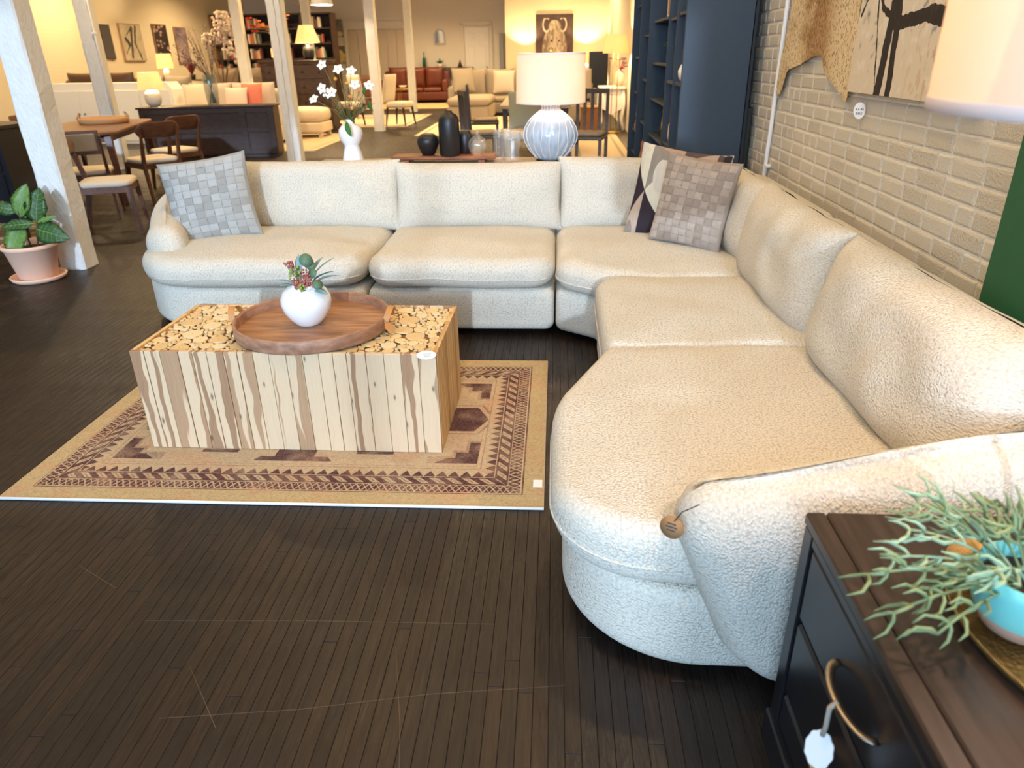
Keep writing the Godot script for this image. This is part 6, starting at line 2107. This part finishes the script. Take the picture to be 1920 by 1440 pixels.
	# pale upholstered chairs
	for q in [[-4.72, -17.1, 2.4, "pale upholstered chair left of the third white post, behind the flowers"], [-3.52, -17.0, -1.9, "pale upholstered chair right of the third white post"]]:
		t = thing("upholstered_chair", q[3], "chair", Vector3(q[0], 0.018, q[1]), q[2], "pale upholstered chairs")
		s = mb(); cushion(s, filleted([[-0.25, -0.26, 0.08], [0.25, -0.26, 0.08], [0.25, 0.24, 0.08], [-0.25, 0.24, 0.08]], 0.06), 0.38, 0.5, 0.04, 0.02)
		part("seat", s, M.linen, t)
		s = mb()
		pillow(s, 0.52, 0.62, 0.09, 5.0, 0.0, spun(Vector3(0, 0.76, 0.24), PI, 0.18), 14)
		part("backrest", s, M.linen, t)
		for sx in [-1, 1]:
			for sz in [-1, 1]:
				s = mb(); bar(s, Vector3(sx * 0.2, 0.39, sz * 0.2), Vector3(sx * 0.23, 0, sz * 0.25), Vector2(0.04, 0.04), Vector2(0.022, 0.022))
				part("leg", s, M.dark_wood, t)
	rug("cream rug under the pale upholstered chairs", Vector3(-4.35, 0, -18.6), 2.0, 3.6, mat(rgb(206, 190, 162), 0.95))
	t = thing("round_back_armchair", "brown wooden tub chair behind the white dogwood flowers", "chair", Vector3(-4.9, 0.018, -19.3), 0.4)
	s = mb(); cushion(s, filleted([[-0.28, -0.28, 0.12], [0.28, -0.28, 0.12], [0.28, 0.26, 0.12], [-0.28, 0.26, 0.12]], 0.06), 0.35, 0.48, 0.05, 0.02)
	part("seat", s, M.leather, t)
	s = mb(); pillow(s, 0.62, 0.5, 0.1, 5.0, 0.0, spun(Vector3(0, 0.75, 0.26), PI, 0.15), 12)
	part("backrest", s, M.walnut, t)
	for sx in [-1, 1]:
		for sz in [-1, 1]:
			s = mb(); bar(s, Vector3(sx * 0.22, 0.37, sz * 0.2), Vector3(sx * 0.25, 0, sz * 0.25), Vector2(0.04, 0.04), Vector2(0.024, 0.024))
			part("leg", s, M.walnut, t)
	# pendant
	t = thing("pendant_lamp", "white dome pendant lamp at the top edge, beside the second white post", "pendant lamp", Vector3(-4.45, 4.4, -15.0))
	s = mb(); tube(s, [Vector3(0, 0, 0), Vector3(0, -1.8, 0)], 0.006, 6)
	part("cord", s, M.ink, t)
	s = mb(); lathe(s, [Vector2(0.205, -2.05), Vector2(0.21, -2.03), Vector2(0.17, -1.92), Vector2(0.08, -1.82), Vector2(0.03, -1.78), Vector2(0.0, -1.78), Vector2(0.07, -1.83), Vector2(0.16, -1.93), Vector2(0.2, -2.05)], 32)
	part("dome_shade", s, M.white, t)
	bulb(t, Vector3(0, -1.98, 0), 1.5, Color(1.0, 0.9, 0.74))
	# grey sectional
	make_sofa("grey_sectional", "grey sectional sofa with big loose cushions in front of the white door", Vector3(-1.5, 0, -20.2), PI, 2.6, 1.0, 1.08, M.linen_grey, 3)
	t = thing("grey_chaise", "grey upholstered chaise pushed up to the grey sectional", "chaise", Vector3(-2.05, 0.0135, -18.6))
	s = mb(); cushion(s, filleted([[-0.5, -0.95, 0.08], [0.5, -0.95, 0.08], [0.5, 0.95, 0.08], [-0.5, 0.95, 0.08]], 0.1), 0.03, 0.34, 0.04, 0.0)
	part("base", s, M.linen_grey, t)
	s = mb(); cushion(s, filleted([[-0.5, -0.95, 0.1], [0.5, -0.95, 0.1], [0.5, 0.95, 0.1], [-0.5, 0.95, 0.1]], 0.1), 0.345, 0.52, 0.08, 0.03)
	part("cushion", s, M.linen_grey, t)
	far_pillow("large taupe pillow leaning at the left of the grey sectional", Vector3(-2.4, 0.86, -19.85), 0.5, 0.6, M.linen_grey)
	far_pillow("beige fur pillow in the middle of the grey sectional", Vector3(-1.35, 0.80, -19.85), -0.1, 0.56, M.linen)
	rug("pale rug under the grey chaise", Vector3(-1.9, 0, -17.0), 1.8, 4.6, mat(rgb(214, 198, 168), 0.95))
	# second dining set, half behind the lamp
	t = thing("pale_dining_table", "pale wood dining table behind the ribbed lamp", "table", Vector3(-0.33, 0, -12.4), 0.02)
	s = mb(); bx(s, Vector3(0, 0.735, 0), Vector3(1.05, 0.05, 2.4), 0.006)
	part("table_top", s, M.pale_wood, t)
	for sx in [-1, 1]:
		for sz in [-1, 1]:
			s = mb(); bar(s, Vector3(sx * 0.45, 0.71, sz * 1.1), Vector3(sx * 0.45, 0, sz * 1.1), Vector2(0.08, 0.08), Vector2(0.06, 0.06))
			part("leg", s, M.grey_wood, t)
	for q in [[-0.98, -10.15, -1.25, "grey wooden slat-back chair left of the ribbed lamp"], [0.42, -9.9, 2.9, "dark slat-back chair right of the ribbed lamp, behind the sofa"], [-1.15, -12.3, -1.5, "grey slat-back chair on the far left side of the pale dining table"]]:
		t = thing("slat_back_chair", q[3], "chair", Vector3(q[0], 0, q[1]), q[2], "grey slat-back chairs")
		s = mb(); bx(s, Vector3(0, 0.44, 0), Vector3(0.46, 0.04, 0.44), 0.008)
		part("seat", s, M.grey_wood, t)
		s = mb(); cushion(s, filleted([[-0.21, -0.2, 0.06], [0.21, -0.2, 0.06], [0.21, 0.2, 0.06], [-0.21, 0.2, 0.06]], 0.06), 0.462, 0.51, 0.022, 0.01)
		part("seat_pad", s, M.leather_dull, t)
		for sx in [-1, 1]:
			s = mb(); bar(s, Vector3(sx * 0.2, 0.43, -0.19), Vector3(sx * 0.2, 0, -0.2), Vector2(0.04, 0.04), Vector2(0.03, 0.03))
			part("leg", s, M.grey_wood, t)
			s = mb(); bar(s, Vector3(sx * 0.2, 1.02, 0.28), Vector3(sx * 0.2, 0, 0.24), Vector2(0.04, 0.03), Vector2(0.04, 0.035))
			part("leg", s, M.grey_wood, t)
		for x in [-0.1, 0.0, 0.1]:
			s = mb(); bar(s, Vector3(x, 0.97, 0.275), Vector3(x, 0.5, 0.245), Vector2(0.045, 0.014), Vector2(0.045, 0.014))
			part("slat", s, M.grey_wood, t)
		s = mb(); bx(s, Vector3(0, 0.99, 0.277), Vector3(0.4, 0.06, 0.025), 0.004)
		part("top_rail", s, M.grey_wood, t)
	far_pillow("sage pillow propped on a bench behind the glass jar", Vector3(-0.42, 0.74, -10.62), 0.1, 0.5, mat(rgb(150, 150, 130), 0.9))
	t = thing("upholstered_bench", "low beige bench behind the glass jars", "bench", Vector3(-0.35, 0, -10.55))
	s = mb(); cushion(s, filleted([[-0.42, -0.2, 0.05], [0.42, -0.2, 0.05], [0.42, 0.2, 0.05], [-0.42, 0.2, 0.05]], 0.06), 0.36, 0.48, 0.04, 0.01)
	part("seat", s, M.linen, t)
	for sx in [-1, 1]:
		for sz in [-1, 1]:
			s = mb(); bar(s, Vector3(sx * 0.36, 0.37, sz * 0.15), Vector3(sx * 0.37, 0, sz * 0.16), Vector2(0.05, 0.05), Vector2(0.04, 0.04))
			part("leg", s, M.grey_wood, t)
	rug("beige checked rug right of the ribbed lamp, along the bookcase", Vector3(0.70, 0, -12.5), 0.9, 4.2, mat(rgb(200, 182, 152), 0.95))
	# right far corner
	t = thing("floor_lamp", "floor lamp with a glowing cream drum shade by the far brick wall", "lamp", Vector3(1.13, 0, -15.0))
	s = mb(); lathe(s, [Vector2(0, 0), Vector2(0.15, 0), Vector2(0.15, 0.02), Vector2(0.02, 0.03), Vector2(0, 0.03)], 28)
	part("base", s, M.brass, t)
	for x in [-0.05, 0.05]:
		s = mb(); tube(s, [Vector3(x, 0.02, 0), Vector3(x, 1.44, 0)], 0.008, 8)
		part("pole", s, M.brass, t)
	s = mb(); lathe(s, [Vector2(0.25, 1.43), Vector2(0.19, 1.75), Vector2(0.188, 1.75), Vector2(0.248, 1.43)], 40)
	part("shade", s, M.shade_warm, t)
	bulb(t, Vector3(0, 1.58, 0), 1.8)
	t = thing("cabriole_console", "white console with curved legs against the far brick wall", "console table", Vector3(1.12, 0, -15.75))
	s = mb(); bx(s, Vector3(0, 0.80, 0), Vector3(0.5, 0.04, 0.9), 0.008)
	part("table_top", s, M.matte_white, t)
	s = mb(); slab(s, PackedVector2Array([Vector2(-0.24, 0.79), Vector2(0.22, 0.79), Vector2(0.22, 0.42), Vector2(0.08, 0.36), Vector2(-0.02, 0.30), Vector2(-0.1, 0.37), Vector2(-0.22, 0.43)]), 0.8)
	part("apron", s, M.matte_white, t)
	for sx in [-1, 1]:
		for sz in [-1, 1]:
			s = mb(); tube(s, [Vector3(sx * 0.2, 0.78, sz * 0.38), Vector3(sx * 0.235, 0.5, sz * 0.41), Vector3(sx * 0.2, 0.2, sz * 0.39), Vector3(sx * 0.24, 0.0, sz * 0.42)], [0.04, 0.034, 0.022, 0.026], 8)
			part("leg", s, M.matte_white, t)
	s = mb(); lathe(s, [Vector2(0, 0), Vector2(0.06, 0), Vector2(0.1, 0.12), Vector2(0.08, 0.26), Vector2(0.035, 0.3), Vector2(0.04, 0.34), Vector2(0.035, 0.34), Vector2(0, 0.2)], 24)
	single("pale_jar_vase", s, M.linen_pale, "pale jar holding magenta flowers on the white curved-leg console", "vase", Vector3(1.26, 0.821, -15.5))
	t = thing("magenta_flowers", "magenta orchid blooms beside the bookcase", "flowers", Vector3(1.26, 1.12, -15.5))
	for k in 9:
		var p := Vector3(rng.randf_range(-0.2, 0.12), rng.randf_range(0.02, 0.24), rng.randf_range(-0.1, 0.1))
		s = mb()
		tube(s, [Vector3(0, 0, 0), p], 0.004, 4)
		for j in 6: leaf(s, 0.07, 0.055, aim(p, Vector3(cos(j * 1.05), 0.3, sin(j * 1.05) + 0.5)), 0.4, 0.3, 0.7, 4)
		part("bloom", s, M.magenta, t)
	s = mb(); bx(s, Vector3(0, 0.735, 0), Vector3(0.5, 1.47, 0.4), 0.006)
	var bc := single("black_cabinet", s, M.black_lacquer, "black cabinet in the far right corner behind the floor lamp", "cabinet", Vector3(1.12, 0, -21.0))
	s = mb(); bx(s, Vector3(0, 0.75, 0.205), Vector3(0.46, 1.36, 0.014), 0.003)
	part("door", s, M.navy_dark, bc)
	t = thing("wicker_basket", "square brown wicker basket beside the beige armchair", "basket", Vector3(0.66, 0.0, -14.9))
	s = mb(); bx(s, Vector3(0, 0.24, 0), Vector3(0.36, 0.48, 0.34), 0.02)
	part("basket_wall", s, M.basket, t)
	s = mb(); bx(s, Vector3(0, 0.49, 0), Vector3(0.38, 0.03, 0.36), 0.01)
	part("lid", s, M.wicker, t)
	t = thing("armchair", "beige armchair with a round back cushion right of the ribbed lamp", "armchair", Vector3(0.42, 0, -17.0))
	s = mb(); cushion(s, filleted([[-0.38, -0.4, 0.1], [0.38, -0.4, 0.1], [0.38, 0.4, 0.1], [-0.38, 0.4, 0.1]], 0.08), 0.05, 0.45, 0.06, 0.02)
	part("seat", s, M.linen_grey, t)
	for sx in [-1, 1]:
		s = mb(); cushion(s, filleted([[sx * 0.44 - 0.1, -0.4, 0.08], [sx * 0.44 + 0.1, -0.4, 0.08], [sx * 0.44 + 0.1, 0.42, 0.08], [sx * 0.44 - 0.1, 0.42, 0.08]], 0.08), 0.05, 0.72, 0.07, 0.02)
		part("arm", s, M.linen_grey, t)
	s = mb(); pillow(s, 0.72, 0.62, 0.24, 2.6, 0.0, spun(Vector3(0, 0.82, -0.24), 0.0, -0.2), 16)
	part("back_cushion", s, M.linen, t)
	s = mb(); bx(s, Vector3(0, 0.45, -0.4), Vector3(0.8, 0.8, 0.12), 0.04)
	part("back", s, M.linen_grey, t)
	for q in [[-0.86, "lit table lamp left of the cow portrait, half behind the ribbed lamp"], [0.82, "lit table lamp right of the cow portrait, half behind the ribbed lamp"]]:
		make_lamp(q[1], Vector3(q[0], 0.881, -21.6), [Vector2(0, 0), Vector2(0.07, 0), Vector2(0.09, 0.15), Vector2(0.04, 0.3), Vector2(0, 0.32)], M.matte_white, 0.3, 0.6, 0.2, 0.16, 2.0)
	t = thing("buffet", "low pale buffet under the cow portrait", "buffet", Vector3(-0.02, 0, -21.6))
	s = mb(); bx(s, Vector3(0, 0.46, 0), Vector3(2.0, 0.80, 0.42), 0.006)
	part("body", s, M.pale_wood, t)
	s = mb(); bx(s, Vector3(0, 0.87, 0), Vector3(2.06, 0.02, 0.46), 0.004)
	part("top", s, M.pale_wood, t)
	s = mb(); bx(s, Vector3(0, 0.03, 0), Vector3(1.9, 0.06, 0.38), 0.004)
	part("plinth", s, M.pale_wood, t)
	for k in 3:
		s = mb(); bx(s, Vector3(0, 1.05, 0), Vector3(0.14, 2.1, 0.05), 0.006)
		single("leaning_board", s, mat([rgb(120, 124, 130), rgb(98, 104, 112), rgb(146, 148, 150)][k], 0.6), ["nearest the cream wall edge, a grey board standing by the white door", "middle one of three grey boards standing by the white door", "lightest grey board standing by the white door"][k], "board", Vector3(-1.55 - k * 0.17, 0, -26.9), 0.0, "grey boards by the white door")
	make_lamp("small white lamp far left beside the red plant", Vector3(-9.75, 1.0, -18.9), [Vector2(0, 0), Vector2(0.06, 0), Vector2(0.08, 0.08), Vector2(0.06, 0.2), Vector2(0.02, 0.26), Vector2(0, 0.26)], M.matte_white, 0.26, 0.6, 0.2, 0.17, 1.3)
	t = thing("side_cabinet", "low brown cabinet under the far left lamp and red plant", "cabinet", Vector3(-9.4, 0, -18.95))
	s = mb(); bx(s, Vector3(0, 0.51, 0), Vector3(1.5, 0.92, 0.45), 0.006)
	part("body", s, M.chest_wood, t)
	s = mb(); bx(s, Vector3(0, 0.985, 0), Vector3(1.56, 0.03, 0.5), 0.004)
	part("top", s, M.chest_wood, t)
	s = mb(); bx(s, Vector3(0, 0.025, 0), Vector3(1.4, 0.05, 0.4), 0.004)
	part("plinth", s, M.chest_wood, t)
	t = thing("red_leaf_plant", "dark red upright leaves in a small black pot by the left wall", "plant", Vector3(-9.1, 1.0, -18.9))
	s = mb(); lathe(s, [Vector2(0, 0), Vector2(0.06, 0), Vector2(0.08, 0.12), Vector2(0, 0.12)], 16)
	part("pot", s, M.black_ceramic, t)
	s = mb()
	for k in 14: leaf(s, rng.randf_range(0.25, 0.42), 0.09, aim(Vector3(0, 0.1, 0), Vector3(rng.randf_range(-0.5, 0.5), 1, rng.randf_range(-0.5, 0.5))), 0.3, 0.3, 1.0, 5)
	part("leaves", s, mat(rgb(120, 34, 44), 0.6), t)
